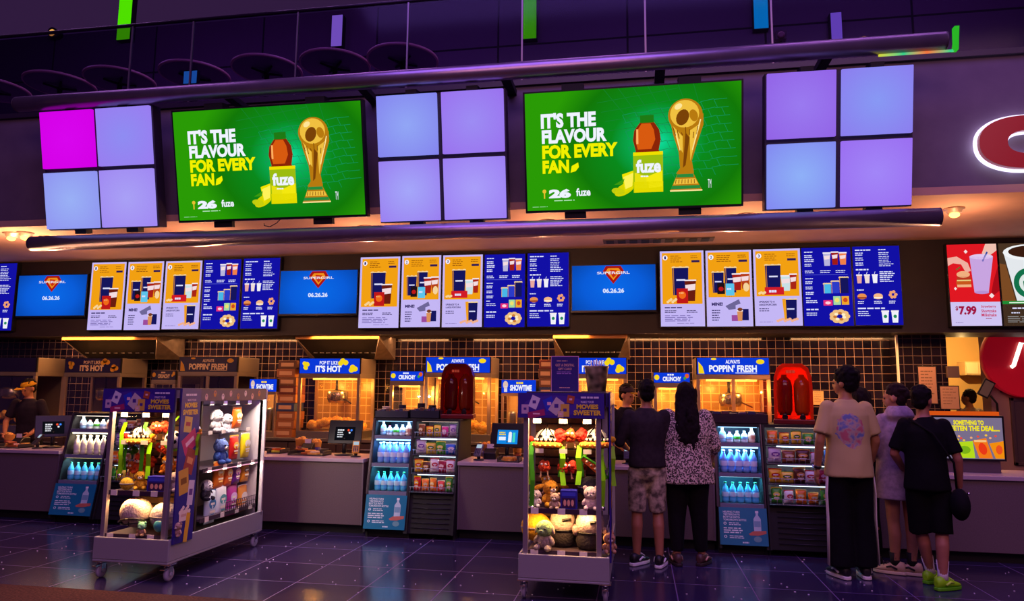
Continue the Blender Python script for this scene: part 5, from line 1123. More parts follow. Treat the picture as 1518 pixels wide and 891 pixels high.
def giftbox(px, py, Y, w, h, col, label):
    t = T('toy_box', label, 'box', px, py, Y)
    MB().box(-w/2, w/2, 0, .09, 0, h).build('carton', Pm(col, .4), t, .004)
    c = Canvas(w*.92, h*.9, 20, 16); c.rect(1, 1, 19, 4.5, Pm('#4048d0', .4)).rect(1, 6, 19, 15, Pm('#3a1c50', .4)).up()
    for u in (5, 10, 15): c.ell(u, 10.5, 1.9, 3, Pm('#e8a890', .4), 12)
    c.build('front_print', t, (0, -.002, h/2))
def cushion(px, py, Y, r, col, label, band=True, knob=None):
    t = T('round_cushion', label, 'soft toy', px, py, Y)
    MB().ell((0, 0, 0), (r*1.08, r*.8, r*.98), 0, 28).build('ball_body', FZ(col), t)
    if band:
        b = MB(); pts = [(r*1.06*math.cos(a), -r*.78*abs(math.sin(a))-.012, -r*.42-.1*r*math.cos(2*a)+r*.12*math.cos(a)) for a in [PI+k*PI/14 for k in range(15)]]
        b.tube(pts, r*.055, 8); pts = [(r*.9*math.cos(a), -r*.74*abs(math.sin(a))-.01, -r*.64+r*.1*math.cos(a)) for a in [PI*1.1+k*PI*.8/14 for k in range(15)]]; b.tube(pts, r*.05, 8)
        b.tube([(r*.1, -r*.8, -r*.5), (r*.05, -r*.7, -r*.75)], r*.05, 8); b.build('seam_band', EYE_, t)
    else:
        MB().tube([(r*1.06*math.cos(a), r*.8*math.sin(a), 0) for a in [k*2*PI/24 for k in range(25)]], .006, 6).build('seam_band', FZ('#8a8090'), t)
    if knob:
        MB().lathe([(.004, -.02), (.045, -.015), (.05, 0), (.035, .015), (.004, .02)], seg=18).xf(Matrix.Translation((r*.12, -r*.82, -r*.55)) @ Matrix.Rotation(PI/2, 4, 'X')).build('badge', Pm(knob, .4), t)
def tubby(px, py, Y, w, h, top, bot, label, arm='#a88a90'):
    """tall cushion toy with pale upper half and dark trousers"""
    t = T('cushion_toy', label, 'soft toy', px, py, Y)
    MB().lathe([(w*.38, h*.42), (w*.5, h*.46), (w*.5, h*.75), (w*.42, h*.93), (w*.2, h), (.004, h*1.005)], seg=28, sy=.8).build('head_body', FZ(top), t)
    MB().lathe([(w*.3, 0), (w*.46, .02), (w*.5, h*.2), (w*.51, h*.44), (w*.48, h*.47)], seg=28, sy=.8).build('trousers', FZ(bot), t)
    MB().tube([(w*.52*math.cos(a), w*.42*math.sin(a), h*.46) for a in [k*2*PI/24 for k in range(25)]], .008, 8).build('belt', EYE_, t)
    MB().tube([(w*.02, -w*.41, h*.74), (w*.38, -w*.34, h*.76)], .012, 8).build('mouth', EYE_, t)
    for q in (-1, 1): MB().ell((q*w*.5, -.03, h*.5), (w*.12, w*.14, h*.13)).build('arm', FZ(arm), t)
# --- cart in the middle, front bay
Yc = C2[1]+.16
fanhat(810, 655, Yc, .105, 'white toothed novelty hat with lime straps, top left of the middle cart'); fanhat(883, 655, Yc, .105, 'white toothed novelty hat with lime straps, top right of the middle cart')
pomfig(846, 645, Yc+.02, .055, '#e8281c', 'orange red pompom toy between the two novelty hats of the middle cart')
pomfig(807, 690, Yc+.02, .05, '#f0502c', 'small orange pompom toy under the left novelty hat of the middle cart', 1); pomfig(842, 692, Yc+.02, .05, '#e8301c', 'red pompom toy in the second row of the middle cart', 2)
pouch(880, 692, Yc-.02, .1, 'orange slice shaped pouch with lime straps on the middle cart')
plush(816, 746, Yc+.04, .22, '#f0b020', '#e8a020', 'yellow soft toy on the upper shelf of the middle cart', 'long', rz=.5)
cushion(874, 722, Yc+.08, .085, '#3a3848', 'black and white round toy on the middle cart', False, '#d8dce8')
giftbox(843, 747, Yc-.09, .13, .15, '#2828a0', 'blue toy box on the upper shelf of the middle cart')
plush(793, 747, Yc+.0, .15, '#f0e8e4', '#f0e4e0', 'white soft toy at the left end of the upper shelf, middle cart', 'flop'); plush(823, 747, Yc-.07, .13, '#d8b898', '#c8a890', 'beige soft toy beside the blue toy box, middle cart', 'round', rz=-.2)
plush(876, 747, Yc-.05, .19, '#f4dcd8', '#f4d8d4', 'pinkish white bear at the right end of the upper shelf, middle cart', 'round')
cushion(795, 781, Yc+.08, .115, '#f0b020', 'yellow ball cushion at the left of the lower shelf, middle cart', False)
plush(808, 806, Yc-.06, .24, '#a89888', '#8cb070', 'green headed soft toy on the lower shelf, middle cart', 'flop', muzzle='#90b078', rz=-.3)
tubby(834, 809, Yc+.1, .20, .29, '#c8b0b0', '#2a2028', 'grey and black cushion toy behind the green soft toy, middle cart'); tubby(875, 809, Yc+.04, .225, .29, '#cdb6b8', '#2c222c', 'large grey and black cushion toy at the right of the lower shelf, middle cart')
plush(903, 812, Yc-.06, .16, '#c89870', '#c09070', 'tan soft toy at the right end of the lower shelf, middle cart', 'point', rz=.3)
pomfig(812, 712, Yc+.2, .055, '#f0a01c', 'amber pompom toy behind the yellow soft toy, middle cart', 1); pomfig(862, 690, Yc+.2, .05, '#f0601c', 'orange pompom toy behind the slice pouch, middle cart', 1)
for (pxs, label, m) in ((789, 'long green strap hanging at the left edge of the middle cart', LIME2), (893, 'long lime strap hanging at the right edge of the middle cart', LIME)):
    a = atY(pxs, 670, Yc-.06); t = thing('lanyard_strap', label, 'strap', a, 0, 'straps on the merchandise carts')
    ribbon([(0, .03, .08), (-.01, 0, -.02), (.006, -.01, -.22), (-.004, 0, -.42)], .036, m, 'ribbon', t); MB().lathe([(.004, -.45), (.02, -.445), (.02, -.42), (.004, -.415)], seg=14).build('clip', CHROME, t)
# --- cart at the left, front bay
ZS = [.36, .715]
Yc = C1[1]+.16
fanhat(204, 650, Yc, .105, 'white toothed novelty hat with lime straps on the top row of the left cart')
pomfig(239, 634, Yc+.0, .052, '#f0401c', 'bright orange pompom toy on the top row of the left cart', 2); ballpouch(258, 652, Yc-.02, .075, 'football pouch with lime strap on the top row of the left cart')
fanhat(283, 640, Yc+.12, .062, 'small white toothed novelty hat behind the football pouch, left cart')
pomfig(243, 664, Yc+.1, .045, '#f0481c', 'orange pompom toy hanging in the second row of the left cart', 2); pomfig(197, 668, Yc+.1, .04, '#48a020', 'green pompom toy under the novelty hat of the left cart', 1)
plush(208, 702, Yc+.08, .18, '#e85a1c', '#e8481c', 'orange soft toy in the middle row of the left cart', 'round'); plush(248, 702, Yc+.1, .17, '#f0901c', '#f0a01c', 'amber soft toy in the middle row of the left cart', 'point'); pomfig(268, 684, Yc+.05, .055, '#f05a18', 'orange pompom toy at the right of the middle row, left cart', 1)
plush(208, 730, Yc+.02, .17, '#e8b428', '#e0a820', 'yellow soft toy on the upper shelf of the left cart', 'flop', rz=.4); cushion(188, 717, Yc-.04, .055, '#d8b02c', 'small golden ball toy at the left of the upper shelf, left cart', False)
giftbox(231, 732, Yc-.09, .18, .13, '#2c28a4', 'purple blue toy box on the upper shelf of the left cart'); plush(257, 731, Yc-.02, .17, '#f0dcd8', '#ecd4d0', 'white pink soft toy right of the purple toy box, left cart', 'flop')
cushion(202, 759, Yc-.02, .13, '#c8b0ac', 'grey ball cushion with black band on the lower shelf of the left cart'); cushion(245, 765, Yc+.0, .12, '#a89cb0', 'plain grey ball cushion with teal badge, lower shelf of the left cart', False, '#2c7890')
plush(209, 806, Yc-.12, .12, '#b08868', '#7cc8a0', 'small green headed soft toy at the foot of the left cart', 'round', muzzle='#88d0a8'); plush(262, 805, Yc-.08, .12, '#b8907c', '#c09a84', 'small tan soft toy at the foot of the left cart', 'round')
for k, (px, py, r, c_, d_) in enumerate([(196, 692, .05, '#f0701c', 'amber pompom toy low behind the left strap, left cart'), (224, 686, .055, '#f0481c', 'red orange pompom toy in the middle of the left cart'), (258, 690, .05, '#f0a01c', 'yellow pompom toy at the right of the left cart front')]):
    pomfig(px, py, Yc+.16, r, c_, d_, 1)
for (pxs, Xd, label, m) in ((182, -.03, 'long lime strap hanging at the left of the left cart front', LIME), (213, .0, 'long green strap hanging in the middle of the left cart front', LIME2), (272, -.02, 'long lime strap hanging at the right of the left cart front', LIME)):
    a = atY(pxs, 640, Yc+Xd); t = thing('lanyard_strap', label, 'strap', a, 0, 'straps on the merchandise carts')
    ribbon([(0, .03, .08), (-.01, 0, -.02), (.006, -.01, -.2), (-.004, 0, -.36)], .036, m, 'ribbon', t); MB().lathe([(.004, -.39), (.02, -.385), (.02, -.36), (.004, -.355)], seg=14).build('clip', CHROME, t)
# --- cart at the left, right flank
XS = C1[0]+CW-.16
def side(px, py, fn, *a, dx=0):
    p = atX(px, py, XS+dx); o = fn(*a); o.location = p; o.rotation_euler = (0, 0, PI/2); return o
def sidebag(px, py, w, h, c1, c2, label, dx=.02):
    o = side(px, py, lambda: bag('snack_bag', w, h, .06, c1, c2), dx=dx); o['label'] = label; o['group'] = 'snack bags on the flank of the left cart'; return o
def sideplush(px, py, s, body, head, label, ears, dx=0, muzzle=None):
    return plush(0, 0, 0, s, body, head, label, ears, rz=PI/2, loc=atX(px, py, XS+dx), muzzle=muzzle)
sideplush(318, 641, .23, '#e8e4e0', '#f0ece8', 'white spotted soft toy at the top of the left cart flank', 'flop'); sideplush(334, 642, .2, '#e4e0e4', '#ecebe8', 'second white spotted soft toy on the left cart flank', 'flop', -.02)
sidebag(350, 634, .16, .2, '#e86a18', '#f8c890', 'orange hanging snack bag at the top of the left cart flank')
sideplush(325, 688, .25, '#3c62b0', '#6a88c8', 'big blue round soft toy on the left cart flank', 'round', muzzle='#e8d0b8')
sidebag(345, 681, .15, .23, '#c81c1c', '#f0c850', 'red candy bag on the left cart flank'); sidebag(362, 678, .16, .24, '#e8d020', '#f0f0e0', 'bright yellow candy bag on the left cart flank')
sidebag(322, 724, .17, .25, '#e87818', '#f8d078', 'orange candy bag in the third row of the left cart flank'); sidebag(336, 721, .14, .22, '#d86018', '#f8d890', 'dark orange candy bag in the third row of the left cart flank'); sidebag(348, 717, .14, .2, '#6a2090', '#e8a0d8', 'purple candy bag in the third row of the left cart flank'); sidebag(361, 714, .15, .2, '#e89020', '#703018', 'amber candy bag in the third row of the left cart flank')
sidebag(309, 776, .17, .3, '#c8dce8', '#3878b0', 'pale blue bag at the bottom left of the left cart flank'); sidebag(325, 768, .18, .3, '#e0e8ec', '#58a0a8', 'white and blue bag at the bottom of the left cart flank'); sidebag(341, 764, .18, .3, '#b02c90', '#e0c0f0', 'magenta bag at the bottom of the left cart flank', 0); sidebag(357, 758, .17, .26, '#f0a040', '#f4ece0', 'orange and white bag in the wire basket of the left cart', -.01); sidebag(374, 750, .18, .3, '#f0ece8', '#c86030', 'white bag in the wire basket of the left cart', -.01)
sideplush(304, 742, .2, '#2c2438', '#e8e4ec', 'dark soft toy with white face beside the blade panel, left cart', 'flop')
# ------------------------------------------------------------------ people
def skinm(h): return noisy('skin_'+h[1:], h, '#%02x%02x%02x' % tuple(int(int(h[i:i+2], 16)*.93) for i in (1, 3, 5)), 12, .5)
def cap_(b, p0, p1, r0, r1):
    p0, p1 = V(p0), V(p1); b.tube([p0, p1], [r0, r1], 14); b.ell(p0, r0, 0, 12); b.ell(p1, r1, 0, 12)
def ringz(z, rx, ry, cx=0, cy=0, n=24): return [V((cx+rx*math.cos(2*PI*k/n), cy+ry*math.sin(2*PI*k/n), z)) for k in range(n)]
def hand(b, wr, d, side, out, curl=.5, s=1.0):
    """palm, four bent fingers and a thumb; d = pointing direction, side = towards the thumb, out = palm normal"""
    d, side, out = V(d).normalized(), V(side).normalized(), V(out).normalized(); wr = V(wr)
    M = Matrix((side, d, out)).transposed()
    c = wr+d*.045*s; st = len(b.v); b.ell((0, 0, 0), (.040*s, .055*s, .017*s), 0, 14); b.v[st:] = [tuple(M @ V(p)+c) for p in b.v[st:]]
    for k, (o_, L) in enumerate(((.030, .068), (.0105, .078), (-.0095, .072), (-.028, .055))):
        p = wr+d*.088*s+side*o_*s; q = p+(d+out*curl*.4).normalized()*L*.5*s+side*o_*.06; r = q+(d+out*curl*1.3).normalized()*L*.5*s
        b.tube([p-d*.02*s, p, q, r], [.0095*s, .009*s, .0082*s, .0065*s], 8); b.ell(r, .0066*s, 0, 8)
    p = wr+d*.03*s+side*.03*s; q = p+(d*.6+side*.8+out*.25).normalized()*.035*s; r = q+(d*.9+side*.25+out*.4).normalized()*.032*s
    b.tube([p-side*.015, p, q, r], [.012*s, .0115*s, .010*s, .0075*s], 8); b.ell(r, .0078*s, 0, 8)
def person(name, label, loc, rz, Hh, sk, hair, arms, legs, top, bottom, shoes, head=(0, 0), female=False, bulk=1.0, lean=0, hairstyle='short', extra=None):
    s = Hh/1.76; t = thing(name, label, 'person', loc, rz); S = skinm(sk)
    hipw = .165 if female else .155; shw = .155 if female else .172
    sc = lambda p: V(p)*s
    # body
    b = MB(); bw = bulk
    prof = [(.84, .10*bw, .09*bw), (.90, hipw*bw, .115*bw), (.98, (hipw-.005)*bw, .118*bw), (1.10, .135*bw, .10*bw), (1.24, .15*bw, .11*bw), (1.36, (shw-.012)*bw, .115*bw), (1.43, shw*.86*bw, .095*bw), (1.475, .085, .07), (1.50, .06, .058)]
    b.loft([[p*s for p in ringz(z, rx, ry, 0, lean*(z-.9))] for z, rx, ry in prof])
    ly = lean*.58
    cap_(b, sc((0, ly-.01, 1.46)), sc((0, ly+.012, 1.58)), .056*s, .05*s)
    HM = Matrix.Translation(sc((0, ly+.005, 1.57))) @ Euler((head[1], 0, head[0])).to_matrix().to_4x4()
    st = len(b.v); b.ell(sc((0, -.005, .095)), sc((.076, .096, .094)), 0, 20); b.ell(sc((0, .03, .035)), sc((.057, .066, .07)), 0, 18); b.ell(sc((0, .045, -.005)), sc((.036, .045, .035)), 0, 14)
    b.lathe([(.018*s, 0), (.011*s, .03*s), (.007*s, .05*s)], sc((0, .098, .028)), 10); b.ell(sc((0, .1, .034)), sc((.015, .016, .011)), 0, 10)
    b.ell(sc((0, .088, .075)), sc((.05, .014, .01)), 0, 10); b.ell(sc((0, .086, .006)), sc((.022, .012, .008)), 0, 10)
    for q in (-1, 1): b.ell(sc((q*.077, -.005, .055)), sc((.011, .022, .034)), 0, 12)
    b.xf(HM, st)
    A = {}
    for q, nm in ((-1, 'L'), (1, 'R')):
        sh = sc((q*shw*bw*.98, ly*.95, 1.425)); e, w = sc(arms[nm][0]), sc(arms[nm][1]); A[nm] = (sh, e, w)
        cap_(b, sh, e, .05*s*bw, .039*s); cap_(b, e, e.lerp(w, .35), .039*s, .038*s); cap_(b, e.lerp(w, .35), w, .038*s, .026*s)
        an, kn = sc(legs[nm][1]), sc(legs[nm][0]); hp = sc((q*.088*bw, 0, .9))
        cap_(b, hp, kn, .085*s*bw, .055*s); mid = kn.lerp(an, .3)+V((0, -.018*s, 0)); cap_(b, kn, mid, .053*s, .056*s); cap_(b, mid, an, .056*s, .036*s)
        fd = V((math.sin(legs[nm][2]), math.cos(legs[nm][2]), 0)); cap_(b, an+V((0, 0, -.03*s)), an+fd*.12*s+V((0, 0, -.05*s)), .034*s, .026*s)
    r = remesh(b, .011, 3)
    for q, nm in ((-1, 'L'), (1, 'R')):
        sh, e, w = A[nm]; d = (w-e).normalized(); sd = V(arms[nm][2]) if len(arms[nm]) > 2 else V((0, 1, 0)); sd = (sd-d*sd.dot(d)).normalized(); out = d.cross(sd)*(1 if q > 0 else -1)
        if out.dot(V((-q, 0, 0))) < 0 and len(arms[nm]) < 4: out = -out
        hand(r, w, d, sd, out, .55, s)
    body = r.build('body', S, t)
    e = MB()
    for q in (-1, 1): e.ell(sc((q*.031, .083, .058)), sc((.013, .01, .009)), 0, 10)
    e.xf(HM); e.build('eyes', EYE_, body)
    e = MB().ell(sc((0, .095, .005)), sc((.02, .008, .006)), 0, 10); e.xf(HM); e.build('lips', mat('lips', '#8a4a44', .5), body)
    # hair
    hm = hair[0]; b = MB(); rnd = random.Random(int(Hh*1000))
    if hairstyle in ('short', 'fluffy', 'bun'):
        k = 1.12 if hairstyle == 'fluffy' else 1.0
        b.ell(sc((0, -.018, .115)), sc((.084*k, .098*k, .088*k)), 0, 22); b.ell(sc((0, -.05, .06)), sc((.074*k, .056*k, .075)), 0, 18)
        for q in range(70 if hairstyle == 'fluffy' else 46):
            a = rnd.uniform(0, 2*PI); f = rnd.uniform(.15, 1.35); x, y, z = math.sin(f)*math.cos(a), math.sin(f)*math.sin(a), math.cos(f)
            if y > .55 and z < .55: continue
            b.ell(sc((x*.083*k, y*.096*k-.018, .115+z*.088*k)), sc((.016*k, .016*k, .014*k)), 0, 8)
        if hairstyle == 'bun': b.ell(sc((0, -.1, .1)), sc((.045, .045, .045)), 0, 14)
    else:
        b.ell(sc((0, -.02, .105)), sc((.088, .1, .094)), 0, 22)
        L = {'long': -.42, 'mid': -.2}[hairstyle]
        b.loft([[sc((x, y, z)) for x, y in [(cx*rx, -.045+oy+cy*ry) for cx, cy in [(math.cos(2*PI*i/20), math.sin(2*PI*i/20)) for i in range(20)]]] for z, rx, ry, oy in ((.12, .085, .075, 0), (.03, .096, .07, -.012), (-.08, .112, .06, -.045), (L*.6, .122, .05, -.098), (L*.9, .105, .04, -.105), (L, .06, .025, -.105))])
        for q in range(40):
            a = rnd.uniform(PI*.75, PI*2.25); z = rnd.uniform(L, .1); b.ell(sc((.1*math.cos(a), -.06+(-.07 if z < -.05 else 0)+.055*math.sin(a), z)), sc((.014, .013, .06)), 0, 8)
    b.xf(HM); rr = remesh(b, .009, 2, .006, 60, 3); rr.build('hair', noisy('hair_'+hm[1:], hm, '#%02x%02x%02x' % tuple(min(255, int(int(hm[i:i+2], 16)*1.3)) for i in (1, 3, 5)), 40, .8, 3, .5, 0, (1, 1, .2), .15), t)
    # top garment
    g = top; b = MB(); o = g.get('loose', .022); z0 = g['hem']; n = 28
    tp = [(z0, hipw*bw+o*1.5, .118*bw+o*1.3), ((z0+1.1)/2 if z0 < 1.05 else 1.07, hipw*bw*.98+o*1.2, .115*bw+o*1.2), (1.12, .145*bw+o*1.1, .108*bw+o), (1.25, .155*bw+o, .115*bw+o), (1.36, shw*bw*.96+o*.6, .12*bw+o*.6), (1.42, shw*bw*.88+o*.3, .1*bw+o*.4), (1.465, .1, .08), (1.495, .074, .066)]
    b.loft([[p*s for p in ringz(z, rx, ry, 0, lean*(z-.9), n)] for z, rx, ry in tp])
    for nm in 'LR':
        sh, e, w = A[nm]; k = g['sleeve']
        if k <= 1: q = sh.lerp(e, k); b.tube([sh-(e-sh)*.05, q], [(.058+o*.25)*s*bw, (.052+o*.6)*s*bw], 18); b.ell(sh, (.056+o*.25)*s*bw, 0, 16)
        else:
            q = e.lerp(w, k-1); b.ell(sh, (.056+o*.2)*s*bw, 0, 16); b.tube([sh, e, q], [(.056+o*.25)*s*bw, (.046+o*.5)*s, (.036+o*.4)*s], 18); b.ell(e, (.046+o*.5)*s, 0, 14)
    if g.get('hood'): b.loft([[p*s for p in ringz(z, rx, ry, 0, cy+ly, n)] for z, rx, ry, cy in ((1.42, .12, .10, -.03), (1.47, .14, .115, -.045), (1.52, .12, .10, -.04), (1.56, .085, .07, -.03))])
    tg = remesh(b, .012, 3, .007, 9, int(Hh*10)).build(g['name'], g['mat'], t)
    if g.get('print'): g['print'](tg, s, shw, bw)
    # bottoms
    g = bottom; b = MB(); o = g.get('loose', .02)
    if g['hem'] < .85:
        b.loft([[p*s for p in ringz(z, rx, ry)] for z, rx, ry in ((.80, .115*bw, .1*bw), (.86, hipw*bw+o*.7, .115*bw+o*.6), (.95, hipw*bw+o*.6, .118*bw+o*.5), (1.03, .142*bw+o*.5, .106*bw+o*.4))])
        for q, nm in ((-1, 'L'), (1, 'R')):
            hp = sc((q*.09*bw, 0, .88)); kn, an = sc(legs[nm][0]), sc(legs[nm][1]); z = g['hem']*s
            if z >= kn.z: q2 = hp.lerp(kn, (hp.z-z)/(hp.z-kn.z)); pts = [hp, q2]; rs = [(.09*bw+o*.5)*s, (.068*bw+o*.8)*s]
            else: q2 = kn.lerp(an, (kn.z-z)/(kn.z-an.z)); pts = [hp, kn, q2]; rs = [(.092*bw+o*.5)*s, (.066*bw+o)*s, (.054+o*g.get('flare', 1.2))*s]
            b.tube(pts, rs, 20); b.ell(hp, rs[0], 0, 16)
        bo = remesh(b, .012, 3, .008, 8, 5).build(g['name'], g['mat'], t)
        if g.get('stripes'):
            for q, nm in ((-1, 'L'), (1, 'R')):
                hp = sc((q*.09*bw, 0, .9)); kn, an = sc(legs[nm][0]), sc(legs[nm][1]); x = q*(.1*bw+o)*s
                for j in (-1, 0, 1):
                    pts = [V((hp.x+q*(.082*bw+o*.75)*s, hp.y+j*.016-.02, .93*s)), V((hp.x*.5+kn.x*.5+q*(.085*bw+o)*s, j*.016-.02+(hp.y+kn.y)/2, .7*s)), V((kn.x+q*(.069*bw+o*1.1)*s, kn.y+j*.016-.02, kn.z)), V((an.x+q*(.058+o*g.get('flare', 1.2))*s, an.y+j*.014-.02, an.z+.02))]
                    MB().tube(pts, .0065, 8).build('side_stripe', Pm('#d8d0c8', .6), bo)
    # shoes
    for q, nm in ((-1, 'L'), (1, 'R')):
        an = sc(legs[nm][1]); a = legs[nm][2]; M = Matrix.Translation((an.x, an.y, an.z-.085*s)) @ Matrix.Rotation(-a, 4, 'Z')
        c1, c2, sole, sock = shoes
        def sec(y, z0, z1, w): return [V((w*math.cos(u), y, (z0+z1)/2+(z1-z0)/2*math.sin(u)))*s for u in [2*PI*i/18 for i in range(18)]]
        up = MB().loft([sec(-.085, .03, .075, .02), sec(-.075, .02, .11, .034), sec(-.03, .02, .118, .043), sec(.02, .02, .112, .045), (sec(.07, .02, .085, .049)), sec(.13, .02, .066, .049), sec(.17, .02, .052, .036), sec(.185, .025, .042, .016)]); up.xf(M)
        uo = up.build('shoe', Pm(c1, .5), t)
        out = [(-.034, -.075), (-.02, -.092), (.02, -.092), (.036, -.075), (.046, .0), (.053, .09), (.046, .15), (.026, .188), (-.01, .192), (-.04, .16), (-.052, .09), (-.044, .0)]
        so = MB().prism([(x*s, y*s) for x, y in out], 'z', .0, .028*s).xf(M); so.build('sole', Pm(sole, .6), uo, .006)
        st_ = MB()
        for j in (-1, 1): st_.tube([V((j*.046, -.02, .05))*s, V((j*.05, .03, .075))*s, V((j*.042, .07, .06))*s], .009*s, 8)
        for j in range(3): st_.tube([V((-.028, .05+j*.022, .1-j*.011))*s, V((0, .052+j*.022, .108-j*.011))*s, V((.028, .05+j*.022, .1-j*.011))*s], .004*s, 6)
        st_.xf(M); st_.build('shoe_stripe_and_laces', Pm(c2, .5), uo)
        if sock:
            kn = sc(legs[nm][0]); u = (kn-an).normalized(); MB().tube([an+u*.0, an+u*.05*s, an+u*sock[1]*s], [.044*s, .041*s, .05*s], 16).build('sock', Pm(sock[0], .8), t)
    if extra: extra(t, A, s, HM)
    return t
def cloth(h, h2=None, sc_=25): return noisy('cloth_'+h[1:], h, h2 or '#%02x%02x%02x' % tuple(int(int(h[i:i+2], 16)*.85) for i in (1, 3, 5)), sc_, .9, 3, .15, 0, (1, 1, 1), .15)
def spotted():
    m = mat('leopard_print', '#c8b0a0', .8); nt = m.node_tree; b = nt.nodes['Principled BSDF']; tc = nt.nodes.new('ShaderNodeTexCoord')
    v = nt.nodes.new('ShaderNodeTexVoronoi'); v.inputs['Scale'].default_value = 64; v.inputs['Randomness'].default_value = 1
    n = nt.nodes.new('ShaderNodeTexNoise'); n.inputs['Scale'].default_value = 30; mx = nt.nodes.new('ShaderNodeVectorMath'); mx.operation = 'ADD'
    sc_ = nt.nodes.new('ShaderNodeVectorMath'); sc_.operation = 'SCALE'; sc_.inputs['Scale'].default_value = .02
    nt.links.new(tc.outputs['Object'], n.inputs['Vector']); nt.links.new(n.outputs['Color'], sc_.inputs[0]); nt.links.new(tc.outputs['Object'], mx.inputs[0]); nt.links.new(sc_.outputs[0], mx.inputs[1]); nt.links.new(mx.outputs[0], v.inputs['Vector'])
    r = nt.nodes.new('ShaderNodeValToRGB'); e = r.color_ramp.elements; e[0].position = .2; e[0].color = (*lin('#8a7268'), 1); e[1].position = .3; e[1].color = (*lin('#1a1216'), 1)
    q = e.new(.5); q.color = (*lin('#1a1216'), 1); q = e.new(.56); q.color = (*lin('#d8c2b2'), 1)
    nt.links.new(v.outputs['Distance'], r.inputs[0]); nt.links.new(r.outputs[0], b.inputs['Base Color']); return m
def camo(): return noisy('camo_cloth', '#c8b498', '#564a3e', 18, .85, 4, .1)
def teeprint():
    m = mat('cream_tee', '#bca66c', .85); nt = m.node_tree; b = nt.nodes['Principled BSDF']; tc = nt.nodes.new('ShaderNodeTexCoord'); sp = nt.nodes.new('ShaderNodeSeparateXYZ'); nt.links.new(tc.outputs['Object'], sp.inputs[0])
    mp = nt.nodes.new('ShaderNodeMapping'); mp.inputs['Location'].default_value = (.02/.125, 0, -1.275/.155); mp.inputs['Scale'].default_value = (1/.125, 0, 1/.155)
    ln = nt.nodes.new('ShaderNodeVectorMath'); ln.operation = 'LENGTH'; nt.links.new(tc.outputs['Object'], mp.inputs[0]); nt.links.new(mp.outputs[0], ln.inputs[0])
    nz = nt.nodes.new('ShaderNodeTexNoise'); nz.inputs['Scale'].default_value = 22; nz.inputs['Detail'].default_value = 4; nt.links.new(tc.outputs['Object'], nz.inputs['Vector'])
    ad = nt.nodes.new('ShaderNodeMath'); ad.operation = 'MULTIPLY_ADD'; ad.inputs[1].default_value = .5; nt.links.new(nz.outputs['Fac'], ad.inputs[0]); nt.links.new(ln.outputs['Value'], ad.inputs[2])
    ls = nt.nodes.new('ShaderNodeMath'); ls.operation = 'LESS_THAN'; ls.inputs[1].default_value = 1.2; nt.links.new(ad.outputs[0], ls.inputs[0])
    bk = nt.nodes.new('ShaderNodeMath'); bk.operation = 'LESS_THAN'; bk.inputs[1].default_value = -.02; nt.links.new(sp.outputs['Y'], bk.inputs[0])
    mu = nt.nodes.new('ShaderNodeMath'); mu.operation = 'MULTIPLY'; nt.links.new(ls.outputs[0], mu.inputs[0]); nt.links.new(bk.outputs[0], mu.inputs[1])
    n2 = nt.nodes.new('ShaderNodeTexNoise'); n2.inputs['Scale'].default_value = 17; nt.links.new(tc.outputs['Object'], n2.inputs['Vector'])
    r = nt.nodes.new('ShaderNodeValToRGB'); e = r.color_ramp.elements; e[0].position = .38; e[0].color = (*lin('#6674a4'), 1); e[1].position = .62; e[1].color = (*lin('#b8606c'), 1); q = e.new(.5); q.color = (*lin('#b09c90'), 1)
    nt.links.new(n2.outputs['Fac'], r.inputs[0])
    mix = nt.nodes.new('ShaderNodeMix'); mix.data_type = 'RGBA'; mix.inputs[6].default_value = (*lin('#bca66c'), 1); nt.links.new(mu.outputs[0], mix.inputs[0]); nt.links.new(r.outputs[0], mix.inputs[7]); nt.links.new(mix.outputs[2], b.inputs['Base Color']); return m
LEG = lambda dx=.1, y=0, a=.12, yl=0, yr=0: {'L': ((-dx, .015+yl*.5, .49), (-dx-.01, yl, .088), -a), 'R': ((dx, .015+yr*.5, .49), (dx+.01, yr, .088), a)}
DOWN = {'L': ((-.25, -.03, 1.14), (-.255, .05, .89)), 'R': ((.25, -.03, 1.14), (.255, .05, .89))}
# boy at the counter
def d_(x): return math.radians(x)
person('person', 'boy in a dark grey shirt and camouflage shorts facing the cashier', (.08, 7.0, 0), .1, 1.70, '#a86c4c', ('#0e0a0c',),
       {'L': ((-.26, .02, 1.16), (-.17, .27, 1.08)), 'R': ((.25, .03, 1.15), (.16, .27, 1.07))}, {'L': ((-.1, .02, .49), (-.11, -.0, .088), .7), 'R': ((.1, .02, .49), (.1, -.06, .088), .35)},
       dict(name='shirt', mat=cloth('#322a2d'), hem=.93, sleeve=1.05, loose=.02), dict(name='shorts', mat=camo(), hem=.50, loose=.018), ('#161216', '#e8e4e8', '#e8e4e8', None), (.15, 0))
# woman in the spotted blouse
person('person', 'long haired woman in a leopard print blouse and black trousers', (.45, 7.08, 0), .05, 1.69, '#b87a5c', ('#120a0c',),
       {'L': ((-.24, .02, 1.16), (-.16, .24, 1.02)), 'R': ((.27, .02, 1.14), (.25, .19, .96))}, {'L': ((-.1, .02, .49), (-.11, 0, .088), -.15), 'R': ((.11, .02, .49), (.13, .03, .088), .5)},
       dict(name='blouse', mat=spotted(), hem=.78, sleeve=1.35, loose=.05), dict(name='trousers', mat=cloth('#141016'), hem=.13, loose=.012, flare=.6), ('#4a2c28', '#c09080', '#2a1a1c', None), (0, 0), True, 1.16, 0, 'long')
